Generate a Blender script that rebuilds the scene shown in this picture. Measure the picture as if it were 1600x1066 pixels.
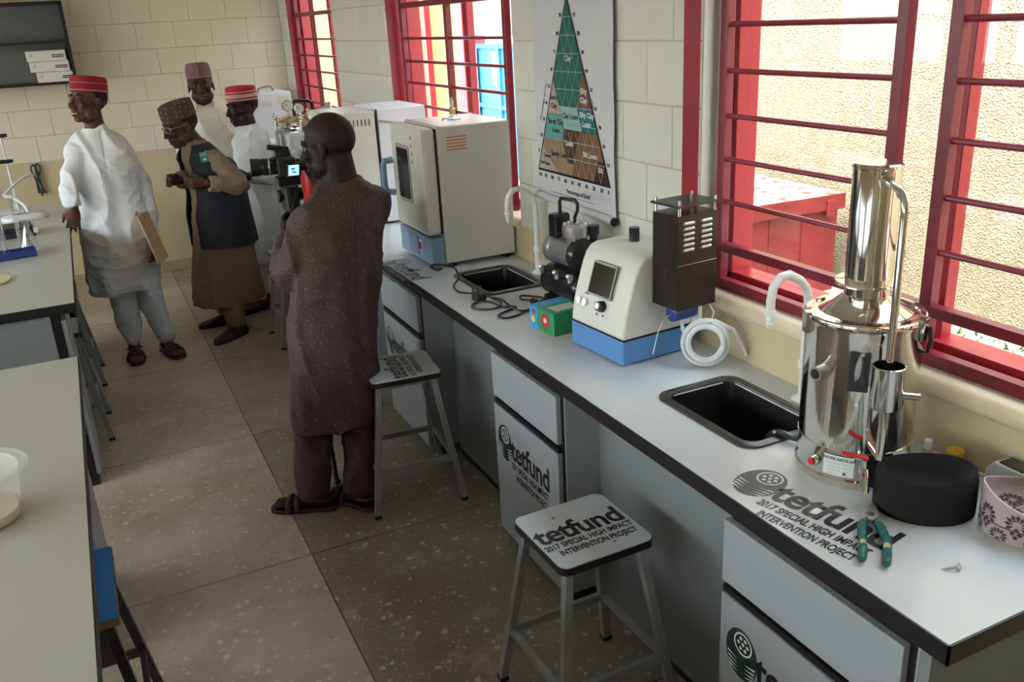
import bpy, bmesh, math, random
from mathutils import Vector, Matrix
from mathutils.bvhtree import BVHTree
random.seed(7)
V = Vector
SC = bpy.context.scene
C = SC.collection
for o in list(bpy.data.objects): bpy.data.objects.remove(o)

# ---------------------------------------------------------------- camera
cd = bpy.data.cameras.new('camera'); cam = bpy.data.objects.new('camera', cd); C.objects.link(cam)
cd.sensor_width = 36; cd.lens = 36 * 1382.77 / 1600; cd.clip_start = .05; cd.clip_end = 200
RX = V((0.89792619, -0.43712244, -0.05150271)); RY = V((-0.19439935, -0.28888152, -0.93742005)); RZ = V((0.39488916, 0.85174611, -0.3443706))
m = Matrix((RX, -RY, -RZ)).transposed().to_4x4(); m.translation = (0, 0, 2.0)
cam.matrix_world = m
SC.camera = cam
# ---------------------------------------------------------------- light
w = bpy.data.worlds.new('world'); SC.world = w; w.use_nodes = True
nt = w.node_tree; bg = nt.nodes['Background']
sky = nt.nodes.new('ShaderNodeTexSky'); sky.sky_type = 'NISHITA'; sky.sun_disc = False
sky.sun_elevation = math.radians(55); sky.sun_rotation = math.radians(250); sky.air_density = 1.0; sky.dust_density = 4.0; sky.ozone_density = .6
mixw = nt.nodes.new('ShaderNodeMix'); mixw.data_type = 'RGBA'; mixw.inputs[0].default_value = .55
mixw.inputs[7].default_value = (4.2, 4.4, 4.5, 1)
nt.links.new(sky.outputs[0], mixw.inputs[6]); nt.links.new(mixw.outputs[2], bg.inputs[0])
bg.inputs[1].default_value = 1.0
SC.view_settings.view_transform = 'Standard'; SC.view_settings.look = 'None'; SC.view_settings.gamma = 1
SC.view_settings.use_curve_mapping = False
SC.view_settings.exposure = 1.55
sl = bpy.data.lights.new('sun', 'SUN'); sl.energy = 1.1; sl.angle = math.radians(12); sl.color = (1, .95, .86)
so = bpy.data.objects.new('sun', sl); C.objects.link(so)
so.rotation_euler = V((.36, .30, -.88)).to_track_quat('-Z', 'Y').to_euler()

# ---------------------------------------------------------------- materials
MATS = {}
def mat(name, col, rough=.5, metal=0., var=0., vscale=6., bump=0., bscale=60., col2=None, spec=.5, trans=0., alpha=None, coat=0.):
    if name in MATS: return MATS[name]
    mt = bpy.data.materials.new(name); mt.use_nodes = True
    nt = mt.node_tree; b = nt.nodes['Principled BSDF']
    b.inputs['Roughness'].default_value = rough; b.inputs['Metallic'].default_value = metal
    b.inputs['Specular IOR Level'].default_value = spec; b.inputs['Coat Weight'].default_value = coat
    b.inputs['Base Color'].default_value = (*col, 1)
    tc = nt.nodes.new('ShaderNodeTexCoord')
    if var or col2:
        nz = nt.nodes.new('ShaderNodeTexNoise'); nz.inputs['Scale'].default_value = vscale; nz.inputs['Detail'].default_value = 5
        nt.links.new(tc.outputs['Object'], nz.inputs['Vector'])
        rp = nt.nodes.new('ShaderNodeValToRGB')
        c2 = col2 or tuple(max(0, c * (1 - var)) for c in col)
        rp.color_ramp.elements[0].position = .35; rp.color_ramp.elements[1].position = .65
        rp.color_ramp.elements[0].color = (*c2, 1); rp.color_ramp.elements[1].color = (*col, 1)
        nt.links.new(nz.outputs[0], rp.inputs[0]); nt.links.new(rp.outputs[0], b.inputs['Base Color'])
    if bump:
        nb = nt.nodes.new('ShaderNodeTexNoise'); nb.inputs['Scale'].default_value = bscale; nb.inputs['Detail'].default_value = 4
        nt.links.new(tc.outputs['Object'], nb.inputs['Vector'])
        bp = nt.nodes.new('ShaderNodeBump'); bp.inputs['Strength'].default_value = bump; bp.inputs['Distance'].default_value = .01
        nt.links.new(nb.outputs[0], bp.inputs['Height']); nt.links.new(bp.outputs[0], b.inputs['Normal'])
    MATS[name] = mt; return mt
def glass(name, tint=(.95, .97, .96), gloss=.10, rough=.02):
    if name in MATS: return MATS[name]
    mt = bpy.data.materials.new(name); mt.use_nodes = True; nt = mt.node_tree
    for n in list(nt.nodes): nt.nodes.remove(n)
    out = nt.nodes.new('ShaderNodeOutputMaterial'); mx = nt.nodes.new('ShaderNodeMixShader')
    t = nt.nodes.new('ShaderNodeBsdfTransparent'); t.inputs[0].default_value = (*tint, 1)
    g = nt.nodes.new('ShaderNodeBsdfGlossy'); g.inputs['Roughness'].default_value = rough
    mx.inputs[0].default_value = gloss
    nt.links.new(t.outputs[0], mx.inputs[1]); nt.links.new(g.outputs[0], mx.inputs[2]); nt.links.new(mx.outputs[0], out.inputs[0])
    MATS[name] = mt; return mt
def emit(name, col, s):
    mt = mat(name, col, .3); b = mt.node_tree.nodes['Principled BSDF']
    b.inputs['Emission Color'].default_value = (*col, 1); b.inputs['Emission Strength'].default_value = s; return mt
def N(nt, t, **kw):
    n = nt.nodes.new(t)
    for k, v in kw.items(): setattr(n, k, v)
    return n

# ---------------------------------------------------------------- mesh builder
class MB:
    def __init__(s): s.v = []; s.f = []
    def add(s, vs, fs):
        b = len(s.v); s.v += [V(p) for p in vs]; s.f += [tuple(i + b for i in f) for f in fs]; return s
    def box(s, x0, x1, y0, y1, z0, z1):
        p = [(x, y, z) for z in (z0, z1) for y in (y0, y1) for x in (x0, x1)]
        return s.add(p, [(0, 2, 3, 1), (4, 5, 7, 6), (0, 1, 5, 4), (2, 6, 7, 3), (0, 4, 6, 2), (1, 3, 7, 5)])
    def obox(s, c, ax, ay, az):     # centre + half axes
        c, ax, ay, az = V(c), V(ax), V(ay), V(az)
        p = [c + i * ax + j * ay + k * az for k in (-1, 1) for j in (-1, 1) for i in (-1, 1)]
        return s.add(p, [(0, 2, 3, 1), (4, 5, 7, 6), (0, 1, 5, 4), (2, 6, 7, 3), (0, 4, 6, 2), (1, 3, 7, 5)])
    def beam(s, a, b, w, h, up=(0, 0, 1)):
        a, b = V(a), V(b); d = (b - a).normalized(); u = V(up)
        if abs(d.dot(u)) > .95: u = V((1, 0, 0))
        x = d.cross(u).normalized(); u = x.cross(d).normalized()
        return s.obox((a + b) / 2, (b - a) / 2, x * w / 2, u * h / 2)
    def loft(s, rings, caps=True):   # equal-length rings of points
        n = len(rings[0]); vs = [p for r in rings for p in r]; fs = []
        for i in range(len(rings) - 1):
            for j in range(n):
                a = i * n + j; b = i * n + (j + 1) % n; fs.append((a, b, b + n, a + n))
        if caps: fs.append(tuple(range(n - 1, -1, -1))); k = (len(rings) - 1) * n; fs.append(tuple(range(k, k + n)))
        return s.add(vs, fs)
    def ring(s, c, u, v, n, e=1.0):
        c, u, v = V(c), V(u), V(v); r = []
        for i in range(n):
            a = 2 * math.pi * i / n; ca, sa = math.cos(a), math.sin(a)
            if e != 1: ca = math.copysign(abs(ca) ** e, ca); sa = math.copysign(abs(sa) ** e, sa)
            r.append(c + u * ca + v * sa)
        return r
    def cyl(s, a, b, r0, r1=None, n=16, caps=True):
        a, b = V(a), V(b); r1 = r0 if r1 is None else r1; d = (b - a).normalized()
        x = d.orthogonal().normalized(); y = d.cross(x)
        return s.loft([s.ring(a, x * r0, y * r0, n), s.ring(b, x * r1, y * r1, n)], caps)
    def tube(s, pts, r, n=8, closed=False):
        pts = [V(p) for p in pts]; L = len(pts); rings = []; x = None
        for i, p in enumerate(pts):
            if closed: d = pts[(i + 1) % L] - pts[i - 1]
            else: d = pts[min(i + 1, L - 1)] - pts[max(i - 1, 0)]
            d.normalize()
            x = d.orthogonal() if x is None else x - d * x.dot(d)
            x.normalize(); y = d.cross(x); rr = r[i] if isinstance(r, (list, tuple)) else r
            rings.append(s.ring(p, x * rr, y * rr, n))
        if closed: rings.append(rings[0])
        return s.loft(rings, not closed)
    def lathe(s, prof, c=(0, 0, 0), n=32, ax=None, sx=1., sy=1., caps=True):
        c = V(c); X, Y, Z = ax if ax else (V((1, 0, 0)), V((0, 1, 0)), V((0, 0, 1)))
        return s.loft([s.ring(c + Z * z, X * r * sx, Y * r * sy, n) for r, z in prof], caps)
    def ball(s, c, r, n=14, ax=None):
        c = V(c); r = (r, r, r) if not isinstance(r, (tuple, list)) else r
        X, Y, Z = ax if ax else (V((1, 0, 0)), V((0, 1, 0)), V((0, 0, 1)))
        k = n // 2 + 1; rings = []
        for i in range(k + 1):
            t = math.pi * (i + .02 if i == 0 else (i - .02 if i == k else i)) / k
            rings.append(s.ring(c - Z * r[2] * math.cos(t), X * r[0] * math.sin(t), Y * r[1] * math.sin(t), n))
        return s.loft(rings)
    def prism(s, poly, h, o=(0, 0, 0), X=(1, 0, 0), Y=(0, 1, 0)):
        o, X, Y = V(o), V(X), V(Y); Z = X.cross(Y).normalized(); n = len(poly)
        a = [o + X * p[0] + Y * p[1] for p in poly]; b = [p + Z * h for p in a]
        return s.loft([a, b])
    def limb(s, pts, rs, n=14):
        pts = [V(p) for p in pts]
        for i, (p, r) in enumerate(zip(pts, rs)):
            s.ball(p, r, n)
            if i: s.cyl(pts[i - 1], p, rs[i - 1], r, n)
        return s
    def mesh(s, name):
        me = bpy.data.meshes.new(name); me.from_pydata([tuple(p) for p in s.v], [], s.f); me.validate(); return me
    def remeshed(s, name, voxel, smooth=2, disp=0., dscale=.1):
        me = s.mesh(name); ob = bpy.data.objects.new('tmp', me); C.objects.link(ob)
        md = ob.modifiers.new('r', 'REMESH'); md.mode = 'VOXEL'; md.voxel_size = voxel
        if smooth: q = ob.modifiers.new('s', 'SMOOTH'); q.factor = .5; q.iterations = smooth
        if disp:
            tx = bpy.data.textures.new('folds', 'CLOUDS'); tx.noise_scale = dscale; tx.noise_depth = 2
            q = ob.modifiers.new('d', 'DISPLACE'); q.texture = tx; q.strength = disp; q.texture_coords = 'LOCAL'
        dg = bpy.context.evaluated_depsgraph_get()
        out = bpy.data.meshes.new_from_object(ob.evaluated_get(dg))
        out.name = name; bpy.data.objects.remove(ob); return out
def rrect(w, h, r, n=6, cx=0., cy=0.):
    pts = []
    for qx, qy, a0 in ((1, 1, 0), (-1, 1, 90), (-1, -1, 180), (1, -1, 270)):
        for i in range(n + 1):
            a = math.radians(a0 + 90 * i / n); pts.append((cx + qx * (w / 2 - r) + r * math.cos(a), cy + qy * (h / 2 - r) + r * math.sin(a)))
    return pts
def wpos(o):
    M = Matrix.Identity(4)
    while o: M = o.matrix_basis @ M; o = o.parent
    return M
def obj(name, me, mt, parent=None, smooth=False, bevel=0., world=False, ang=35):
    if isinstance(me, MB): me = me.mesh(name)
    if world and parent is not None: me.transform(wpos(parent).inverted())
    bm = bmesh.new(); bm.from_mesh(me); bmesh.ops.recalc_face_normals(bm, faces=bm.faces); bm.to_mesh(me); bm.free()
    if smooth:
        me.polygons.foreach_set('use_smooth', [True] * len(me.polygons))
        me.set_sharp_from_angle(angle=math.radians(ang))
    if not me.materials: me.materials.append(mt)
    o = bpy.data.objects.new(name, me); C.objects.link(o); o.parent = parent
    if bevel:
        b = o.modifiers.new('bevel', 'BEVEL'); b.width = bevel; b.segments = 2; b.limit_method = 'ANGLE'
    return o
def tag(o, label=None, cat=None, group=None, kind=None):
    for k, v in (('label', label), ('category', cat), ('group', group), ('kind', kind)):
        if v: o[k] = v
    return o
def thing(name, label, cat, loc=(0, 0, 0), rz=0., group=None):
    o = bpy.data.objects.new(name, None); C.objects.link(o); o.location = loc; o.rotation_euler = (0, 0, rz); o.empty_display_size = .05
    return tag(o, label, cat, group)
def struct(name, me, mt, parent=None, **k):
    return tag(obj(name, me, mt, parent, **k), kind='structure' if parent is None else None)
def bx(*a): return MB().box(*a)
TXT = {}
def text_mesh(s, size=1., bold=0., align='LEFT', space=1., line=1.):
    cu = bpy.data.curves.new('t', 'FONT'); cu.body = s; cu.size = size; cu.offset = bold; cu.align_x = align
    cu.space_character = space; cu.space_line = line; cu.fill_mode = 'FRONT'; cu.resolution_u = 4
    ob = bpy.data.objects.new('t', cu); C.objects.link(ob)
    me = bpy.data.meshes.new_from_object(ob.evaluated_get(bpy.context.evaluated_depsgraph_get()))
    bpy.data.objects.remove(ob); me.materials.clear(); return me
def text_mb(mb, s, size, o, X, Y, bold=0., align='LEFT', space=1., width=None):
    me = text_mesh(s, size, bold, align, space)
    o, X, Y = V(o), V(X).normalized(), V(Y).normalized(); k = 1.
    if width:
        xs = [v.co.x for v in me.vertices]; k = width / (max(xs) - min(xs))
    mb.add([o + X * v.co.x * k + Y * v.co.y for v in me.vertices], [tuple(p.vertices) for p in me.polygons]); return mb
# ================================================================ materials of the room
tile_back = mat('glazed_tile_cream', (.74, .68, .56), .28, var=.06, vscale=2.5)
tile_side = mat('glazed_tile_grey_white', (.66, .66, .60), .18, var=.06, vscale=2.5)
paint = mat('cream_wall_paint', (.60, .50, .32), .6, var=.12, vscale=2.2)
grout = mat('tile_grout', (.50, .45, .36), .8)
red = mat('red_gloss_paint', (.30, .017, .032), .35, var=.15, vscale=9)
red2 = mat('bright_red_frame_paint', (.34, .015, .026), .35, var=.1)
dred = mat('dark_red_grille_paint', (.20, .014, .028), .35, var=.2, vscale=14)
pane = glass('window_glass', gloss=.045)
white_ceiling = mat('ceiling_paint', (.72, .68, .6), .7)
sillm = mat('sill_plaster', (.74, .62, .44), .45, var=.15, vscale=5)

def terrazzo(nm='terrazzo', k=1.):
    mt = bpy.data.materials.new(nm); mt.use_nodes = True; nt = mt.node_tree; L = nt.links.new
    b = nt.nodes['Principled BSDF']; tc = N(nt, 'ShaderNodeTexCoord')
    big = N(nt, 'ShaderNodeTexNoise'); big.inputs['Scale'].default_value = 1.1; big.inputs['Detail'].default_value = 8; big.inputs['Roughness'].default_value = .65
    r1 = N(nt, 'ShaderNodeValToRGB'); e = r1.color_ramp.elements
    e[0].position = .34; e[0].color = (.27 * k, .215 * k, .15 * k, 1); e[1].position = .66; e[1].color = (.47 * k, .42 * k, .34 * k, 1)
    L(tc.outputs['Object'], big.inputs['Vector']); L(big.outputs[0], r1.inputs[0])
    # chips
    col = r1.outputs[0]
    for sc, th, c in ((24, .15, (.66, .60, .50)), (60, .16, (.56, .50, .41)), (34, .10, (.20, .15, .10))):
        vo = N(nt, 'ShaderNodeTexVoronoi'); vo.inputs['Scale'].default_value = sc
        nz = N(nt, 'ShaderNodeTexNoise'); nz.inputs['Scale'].default_value = sc * .9
        ad = N(nt, 'ShaderNodeVectorMath', operation='MULTIPLY_ADD'); ad.inputs[1].default_value = (.03, .03, .03)
        L(tc.outputs['Object'], nz.inputs['Vector']); L(nz.outputs[1], ad.inputs[0]); L(tc.outputs['Object'], ad.inputs[2]); L(ad.outputs[0], vo.inputs['Vector'])
        sep = N(nt, 'ShaderNodeSeparateColor'); L(vo.outputs['Color'], sep.inputs[0])
        mu = N(nt, 'ShaderNodeMath', operation='MULTIPLY'); mu.inputs[1].default_value = th * 2; L(sep.outputs[0], mu.inputs[0])
        lt = N(nt, 'ShaderNodeMath', operation='LESS_THAN'); L(vo.outputs['Distance'], lt.inputs[0]); L(mu.outputs[0], lt.inputs[1])
        fa = N(nt, 'ShaderNodeMath', operation='MULTIPLY'); fa.inputs[1].default_value = .5; L(lt.outputs[0], fa.inputs[0])
        mx = N(nt, 'ShaderNodeMix', data_type='RGBA'); mx.inputs[7].default_value = (*c, 1)
        L(fa.outputs[0], mx.inputs[0]); L(col, mx.inputs[6]); col = mx.outputs[2]
    # pale dusty smears
    du = N(nt, 'ShaderNodeTexNoise'); du.inputs['Scale'].default_value = 3.2; du.inputs['Detail'].default_value = 9; du.inputs['Roughness'].default_value = .75
    r2 = N(nt, 'ShaderNodeValToRGB'); e = r2.color_ramp.elements; e[0].position = .54; e[0].color = (0, 0, 0, 1); e[1].position = .74; e[1].color = (.6, .6, .6, 1)
    L(tc.outputs['Object'], du.inputs['Vector']); L(du.outputs[0], r2.inputs[0])
    mx = N(nt, 'ShaderNodeMix', data_type='RGBA'); mx.inputs[7].default_value = (.55, .52, .45, 1); L(r2.outputs[0], mx.inputs[0]); L(col, mx.inputs[6])
    L(mx.outputs[2], b.inputs['Base Color'])
    rr = N(nt, 'ShaderNodeMapRange'); rr.inputs[3].default_value = .32; rr.inputs[4].default_value = .6; L(big.outputs[0], rr.inputs[0]); L(rr.outputs[0], b.inputs['Roughness'])
    return mt
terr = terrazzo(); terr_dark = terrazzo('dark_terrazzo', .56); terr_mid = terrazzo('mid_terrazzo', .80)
# ================================================================ floor: terrazzo panels with dark strips
floor = struct('floor', bx(-3.4, 1.9, -1.8, 8.5, -.12, -.004), mat('floor_joint_strip', (.17, .14, .1), .6))
xs = [-3.4, -2.04, -.76, .52, 1.9]; ys = [-1.8, -.67, .6, 1.877, 3.154, 4.431, 5.708, 6.985, 8.36]
for i in range(len(xs) - 1):
    for j in range(len(ys) - 1):
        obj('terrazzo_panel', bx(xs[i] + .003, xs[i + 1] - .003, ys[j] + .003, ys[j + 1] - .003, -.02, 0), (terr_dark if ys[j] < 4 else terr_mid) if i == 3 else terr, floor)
struct('ceiling', bx(-3.4, 2.05, -1.8, 8.5, 3.0, 3.12), white_ceiling)
# ================================================================ back wall with tiles
YB = 8.36; TH = .207; TW = .302; Z0 = 1.07
wb = struct('wall_back', bx(-3.4, 2.05, YB, YB + .2, 0, 3.0), paint)
struct('grout_bed', bx(-3.4, 1.8, YB - .004, YB, Z0, Z0 + 6 * TH), grout, wb)
tile_me = {}
def tile_mesh(w, h, axis):
    k = (round(w, 3), round(h, 3), axis)
    if k not in tile_me:
        g = .0018; d = .009
        if axis == 'y': mb = bx(g, w - g, -d, 0, g, h - g)
        else: mb = bx(-d, 0, g, w - g, g, h - g)
        me = mb.mesh('tile'); me.materials.append(tile_back if axis == 'y' else tile_side); tile_me[k] = me
    return tile_me[k]
def put_tile(me, loc, parent, mt):
    o = bpy.data.objects.new('tile', me); C.objects.link(o); o.parent = parent; o.location = loc
    b = o.modifiers.new('bevel', 'BEVEL'); b.width = .002; b.segments = 1; return o
for r in range(6):
    x = 1.79
    off = TW * .5 if r % 2 else TW * .97
    w_ = off
    while x > -1.15:
        put_tile(tile_mesh(w_, TH, 'y'), (x - w_, YB, Z0 + r * TH), wb, tile_back); x -= w_; w_ = TW
# ================================================================ window wall
XW = 1.80; XO = 2.02
wr = struct('wall_right', bx(XW, XO, -1.8, 8.36, 0, 1.06), paint)
WIN = [(.35, 2.35), (3.69, 5.39), (6.62, 8.06)]; ZT = 2.5; ZB = 1.06
for a, b in ((-1.8, .35), (2.35, 3.69), (5.39, 6.62), (8.06, 8.36)):
    struct('wall_pier', bx(XW, XO, a, b, ZB, 3.0), paint, wr)
    if b > 2:
        struct('grout_bed', bx(XW - .004, XW, a, b, Z0, 2.9), grout, wr)
        for r in range(8):
            y = b; w_ = TW * .45 if r % 2 else TW * .95; z = Z0 + r * TH
            while y > a + .01:
                q = min(w_, y - a); put_tile(tile_mesh(q, TH, 'x'), (XW, y - q, z), wr, tile_side); y -= q; w_ = TW
    if b > 2 and a > 2:   # tiled reveal seen in the opening
        pass
for a, b in WIN: struct('wall_lintel', bx(XW, XO, a, b, ZT, 3.0), paint, wr)
struct('reveal_lining', bx(XW, 1.90, 2.345, 2.352, 1.10, ZT), tile_side, wr)
struct('reveal_lining', bx(XW - .012, 1.90, 5.380, 5.392, 1.06, ZT), red, wr)
struct('reveal_lining', bx(XW - .004, 1.90, 8.05, 8.062, 1.06, ZT), red, wr)
struct('reveal_lining', bx(XW, 1.90, 3.688, 3.694, 1.10, ZT), tile_side, wr)
# rounded sill ledges
for i, (a, b) in enumerate(WIN):
    m_ = MB(); prof = []
    for k in range(9):
        t = math.radians(90 + 180 * k / 8); prof.append((1.80 + .022 * math.cos(t), 1.078 + .026 * math.sin(t)))
    prof += [(1.90, 1.052), (1.90, 1.104)]
    m_.loft([[V((p[0], a, p[1])) for p in prof], [V((p[0], b, p[1])) for p in prof]])
    struct('trim_%d' % (i + 1), m_, sillm, smooth=True)
# windows
def window(n, a, b, posts, rails, bars, stiles, post_w=.034, trim=False):
    xg = 1.86
    root = thing('window_%d' % n, None, None, (xg, (a + b) / 2, 1.1)); root['kind'] = 'structure'
    def P(nm, mb, mt, **k): return obj(nm, mb, mt, root, world=True, **k)
    # red trim on the wall face beside the opening
    if trim: P('corner_trim', bx(XW - .012, XW - .006, b + .002, b + .085, 1.06, ZT), red)
    # outer frame
    f = .05
    P('frame_jamb', bx(1.90, 1.985, b - f, b, 1.10, ZT), red2, bevel=.004)
    P('frame_jamb', bx(1.90, 1.985, a, a + f, 1.10, ZT), red2, bevel=.004)
    P('frame_head', bx(1.90, 1.985, a, b, ZT - f, ZT), red2, bevel=.004)
    P('frame_sill', bx(1.90, 1.985, a, b, 1.10, 1.15), red2, bevel=.004)
    ed = sorted(stiles + [a + f, b - f])
    for s in stiles: P('sash_stile', bx(1.925, 1.965, s - .03, s + .03, 1.14, ZT - f), red2, bevel=.003)
    for i in range(len(ed) - 1): P('pane', bx(1.94, 1.944, ed[i], ed[i + 1], 1.15, ZT - f), pane)
    # burglar grille
    for p in posts: P('grille_post', bx(xg - .016, xg + .016, p - post_w / 2, p + post_w / 2, 1.105, ZT), dred, bevel=.003)
    for z, h in rails: P('grille_rail', bx(xg - .0165, xg + .0165, min(posts), max(posts), z - h / 2, z + h / 2), dred, bevel=.003)
    for i in range(0, len(posts) - 1):
        p0, p1 = posts[i], posts[i + 1]
        if abs(p0 - p1) < .2: continue
        for z in bars: P('grille_bar', MB().cyl((xg, p0, z), (xg, p1, z), .0085, n=10), dred, smooth=True)
    return root
pitch = .1365
w1 = window(1, .35, 2.35, [2.308, 1.635, 1.483, .81, .66], [(1.121, .034), (1.245, .03), (2.46, .04)], [1.396 + pitch * i for i in range(8)], [1.517, .9], trim=True)
w2 = window(2, 3.69, 5.39, [5.30, 4.60, 3.885], [(1.121, .034), (2.09, .03), (2.16, .03), (2.46, .04)], [1.275, 1.40, 1.53, 1.657, 1.78, 1.908, 2.3], [4.52])
w3 = window(3, 6.62, 8.06, [8.0, 7.46, 6.66], [(1.121, .034), (2.10, .03), (2.46, .04)], [1.275, 1.40, 1.53, 1.657, 1.78, 1.908, 2.3], [7.2])
# latch plate on the near window, padlock on the middle one
obj('sash_latch', bx(1.893, 1.901, 2.322, 2.342, 1.58, 1.78), mat('black_plastic', (.012, .012, .013), .35), w1, world=True, bevel=.002)
pl = thing('padlock', 'small brass padlock hanging on the grille of the middle window', 'padlock', (1.835, 4.56, 1.50))
obj('lock_body', MB().prism(rrect(.05, .055, .006), .02, (-.01, 0, .028), (0, 1, 0), (0, 0, 1)), mat('brass', (.45, .32, .14), .35, 1.), pl, bevel=.003)
obj('shackle', MB().tube([(0, -.016, .055), (0, -.016, .09), (0, -.008, .105), (0, .008, .105), (0, .016, .09), (0, .016, .055)], .0045), mat('steel', (.6, .6, .6), .25, 1.), pl, smooth=True)
# ================================================================ other walls (left wall has windows of its own)
XL = -3.3
wl = struct('wall_left', bx(XL - .2, XL, -1.8, 8.36, 0, 1.35), paint)
LW = [(-1.3, .9), (1.4, 4.0), (4.5, 7.3)]
prev = -1.8
for a, b in LW + [(8.36, 8.36)]:
    struct('wall_pier', bx(XL - .2, XL, prev, a, 1.35, 3.0), paint, wl); prev = b
for a, b in LW: struct('wall_lintel', bx(XL - .2, XL, a, b, 2.4, 3.0), paint, wl)
for i, (a, b) in enumerate(LW):
    r_ = thing('window_%d' % (i + 4), None, None, (XL - .1, (a + b) / 2, 1.35)); r_['kind'] = 'structure'
    for nm, bb in (('frame_jamb', (a, a + .05, 1.35, 2.4)), ('frame_jamb', (b - .05, b, 1.35, 2.4)), ('frame_head', (a, b, 2.35, 2.4)), ('frame_sill', (a, b, 1.35, 1.4)), ('mullion', ((a + b) / 2 - .03, (a + b) / 2 + .03, 1.35, 2.4))):
        obj(nm, bx(XL - .13, XL - .07, *bb), red2, r_, world=True)
    obj('pane', bx(XL - .102, XL - .098, a + .05, b - .05, 1.4, 2.35), pane, r_, world=True)
struct('wall_front', bx(-3.5, 2.02, -2.0, -1.8, 0, 3.0), paint)
struct('baseboard_back', bx(-3.3, 1.8, YB - .012, YB, 0, .09), mat('skirting_terrazzo', (.42, .34, .2), .5, var=.2), bevel=.003)
# ================================================================ outside
def render_wall():
    mt = mat('rough_render', (.32, .275, .185), .9, col2=(.27, .22, .14), vscale=14)
    nt = mt.node_tree; b = nt.nodes['Principled BSDF']; tc = N(nt, 'ShaderNodeTexCoord'); L = nt.links.new
    vo = N(nt, 'ShaderNodeTexVoronoi'); vo.inputs['Scale'].default_value = 95
    nz = N(nt, 'ShaderNodeTexNoise'); nz.inputs['Scale'].default_value = 75; nz.inputs['Detail'].default_value = 6
    L(tc.outputs['Object'], vo.inputs['Vector']); L(tc.outputs['Object'], nz.inputs['Vector'])
    ad = N(nt, 'ShaderNodeMath', operation='ADD'); L(vo.outputs['Distance'], ad.inputs[0]); L(nz.outputs[0], ad.inputs[1])
    bp = N(nt, 'ShaderNodeBump'); bp.inputs['Strength'].default_value = 1.0; bp.inputs['Distance'].default_value = .012
    L(ad.outputs[0], bp.inputs['Height']); L(bp.outputs[0], b.inputs['Normal'])
    return mt
rw = render_wall()
tag(struct('wall_neighbour', bx(4.6, 4.8, -6, 9.1, -.2, 4.2), rw), kind='structure')
yel = mat('yellow_ochre_render', (.18, .115, .038), .85, var=.1, bump=.3, bscale=40)
struct('wall_neighbour_yellow', bx(4.6, 4.8, 10.95, 24, -.2, 4.2), yel)
struct('wall_neighbour_gate_head', bx(4.6, 4.8, 9.1, 10.95, 1.80, 4.2), rw)
for y0, y1 in ((12.0, 12.14), (16.3, 16.9)):
    struct('wall_pilaster', bx(4.52, 4.60, y0, y1, .1, 4.2), red2)
gnd = mat('rubble_ground', (.25, .23, .18), .95, col2=(.34, .33, .28), vscale=22, bump=.8, bscale=30)
struct('ground', bx(2.02, 4.8, -6, 24, -.3, .15), gnd)
# grass tufts by the neighbour wall
gm = MB(); random.seed(3)
for _ in range(900):
    y = random.uniform(1.6, 4.1); x = random.choice((random.uniform(3.7, 4.55), random.uniform(3.0, 4.55)))
    if y + .8 * (x - 3.7) < 2.0: continue
    h = random.uniform(.02, .075); a = random.uniform(0, 6.28); d = V((math.cos(a), math.sin(a), 0)) * h * .6; s_ = V((-math.sin(a), math.cos(a), 0)) * .012
    p = V((x, y, .148)); gm.add([p - s_, p + s_, p + d + V((0, 0, h))], [(0, 1, 2)])
tag(obj('grass', gm, mat('grass_blades', (.10, .22, .04), .7, var=.4, vscale=30)), 'green weeds growing in rubble at the foot of outside wall', 'grass', kind='stuff')
sm_ = MB(); 
for _ in range(500):
    x = random.uniform(2.9, 4.58); y = random.uniform(1.2, 4.2); r = random.uniform(.008, .035)
    sm_.ball((x, y, .15 + r * .2), (r, r * .8, r * .6), 6)
tag(obj('rubble', sm_, mat('rubble_stones', (.4, .39, .34), .9, var=.4, vscale=8)), 'pale stones and rubble lying outside the near window', 'rubble', kind='stuff')
# red metal chest
rc = thing('metal_chest', 'red metal chest with flaking lid outside the near window', 'metal chest', (4.02, 4.85, .15), math.radians(-3))
rust = mat('red_chest_paint', (.19, .016, .016), .5, var=.3, vscale=5)
flake = mat('flaking_lid_paint', (.22, .03, .026), .6, col2=(.38, .35, .33), vscale=11)
obj('chest_body', bx(-.40, .40, -.56, .62, 0, .57), rust, rc, bevel=.006)
obj('lid', bx(-.42, .42, -.59, .64, .57, .66), flake, rc, bevel=.008)
obj('lid_rim', bx(-.425, .425, -.597, -.589, .56, .66), rust, rc, bevel=.002)
obj('hasp', bx(.27, .33, -.612, -.597, .52, .63), rust, rc, bevel=.004)
for xx in (-.14, .12): obj('seam_strip', bx(xx - .012, xx + .012, -.566, -.56, .02, .55), rust, rc)
# blue gate
gt = thing('blue_gate', 'blue metal gate with peeling paint seen through middle window', 'gate', (4.66, 10.0, .15))
blue = mat('peeling_blue_paint', (.010, .12, .27), .5, col2=(.02, .16, .30), vscale=7)
obj('gate_leaf', bx(-.02, .02, -.85, .60, .02, 1.55), blue, gt)
for y in (-.85, -.12, .58): obj('gate_stile', bx(-.05, -.02, y, y + .05, .02, 1.55), blue, gt)
for z in (.05, .8, 1.5): obj('gate_bar', bx(-.045, -.02, -.85, .62, z, z + .05), blue, gt)
wp = mat('bare_primer', (.4, .38, .34), .8, var=.2)
obj('primer_patch', MB().prism([(0, 0), (.10, .03), (.13, .16), (.09, .33), (.15, .40), (.02, .42), (-.07, .30), (-.02, .18)], .004, (-.026, .02, 1.05), (0, 1, 0), (0, 0, 1)), wp, gt)
obj('primer_patch', MB().prism([(0, 0), (.09, .02), (.11, .6), (.05, .9), (.10, 1.4), (0, 1.45)], .004, (-.054, .52, .06), (0, 1, 0), (0, 0, 1)), wp, gt)
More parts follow.
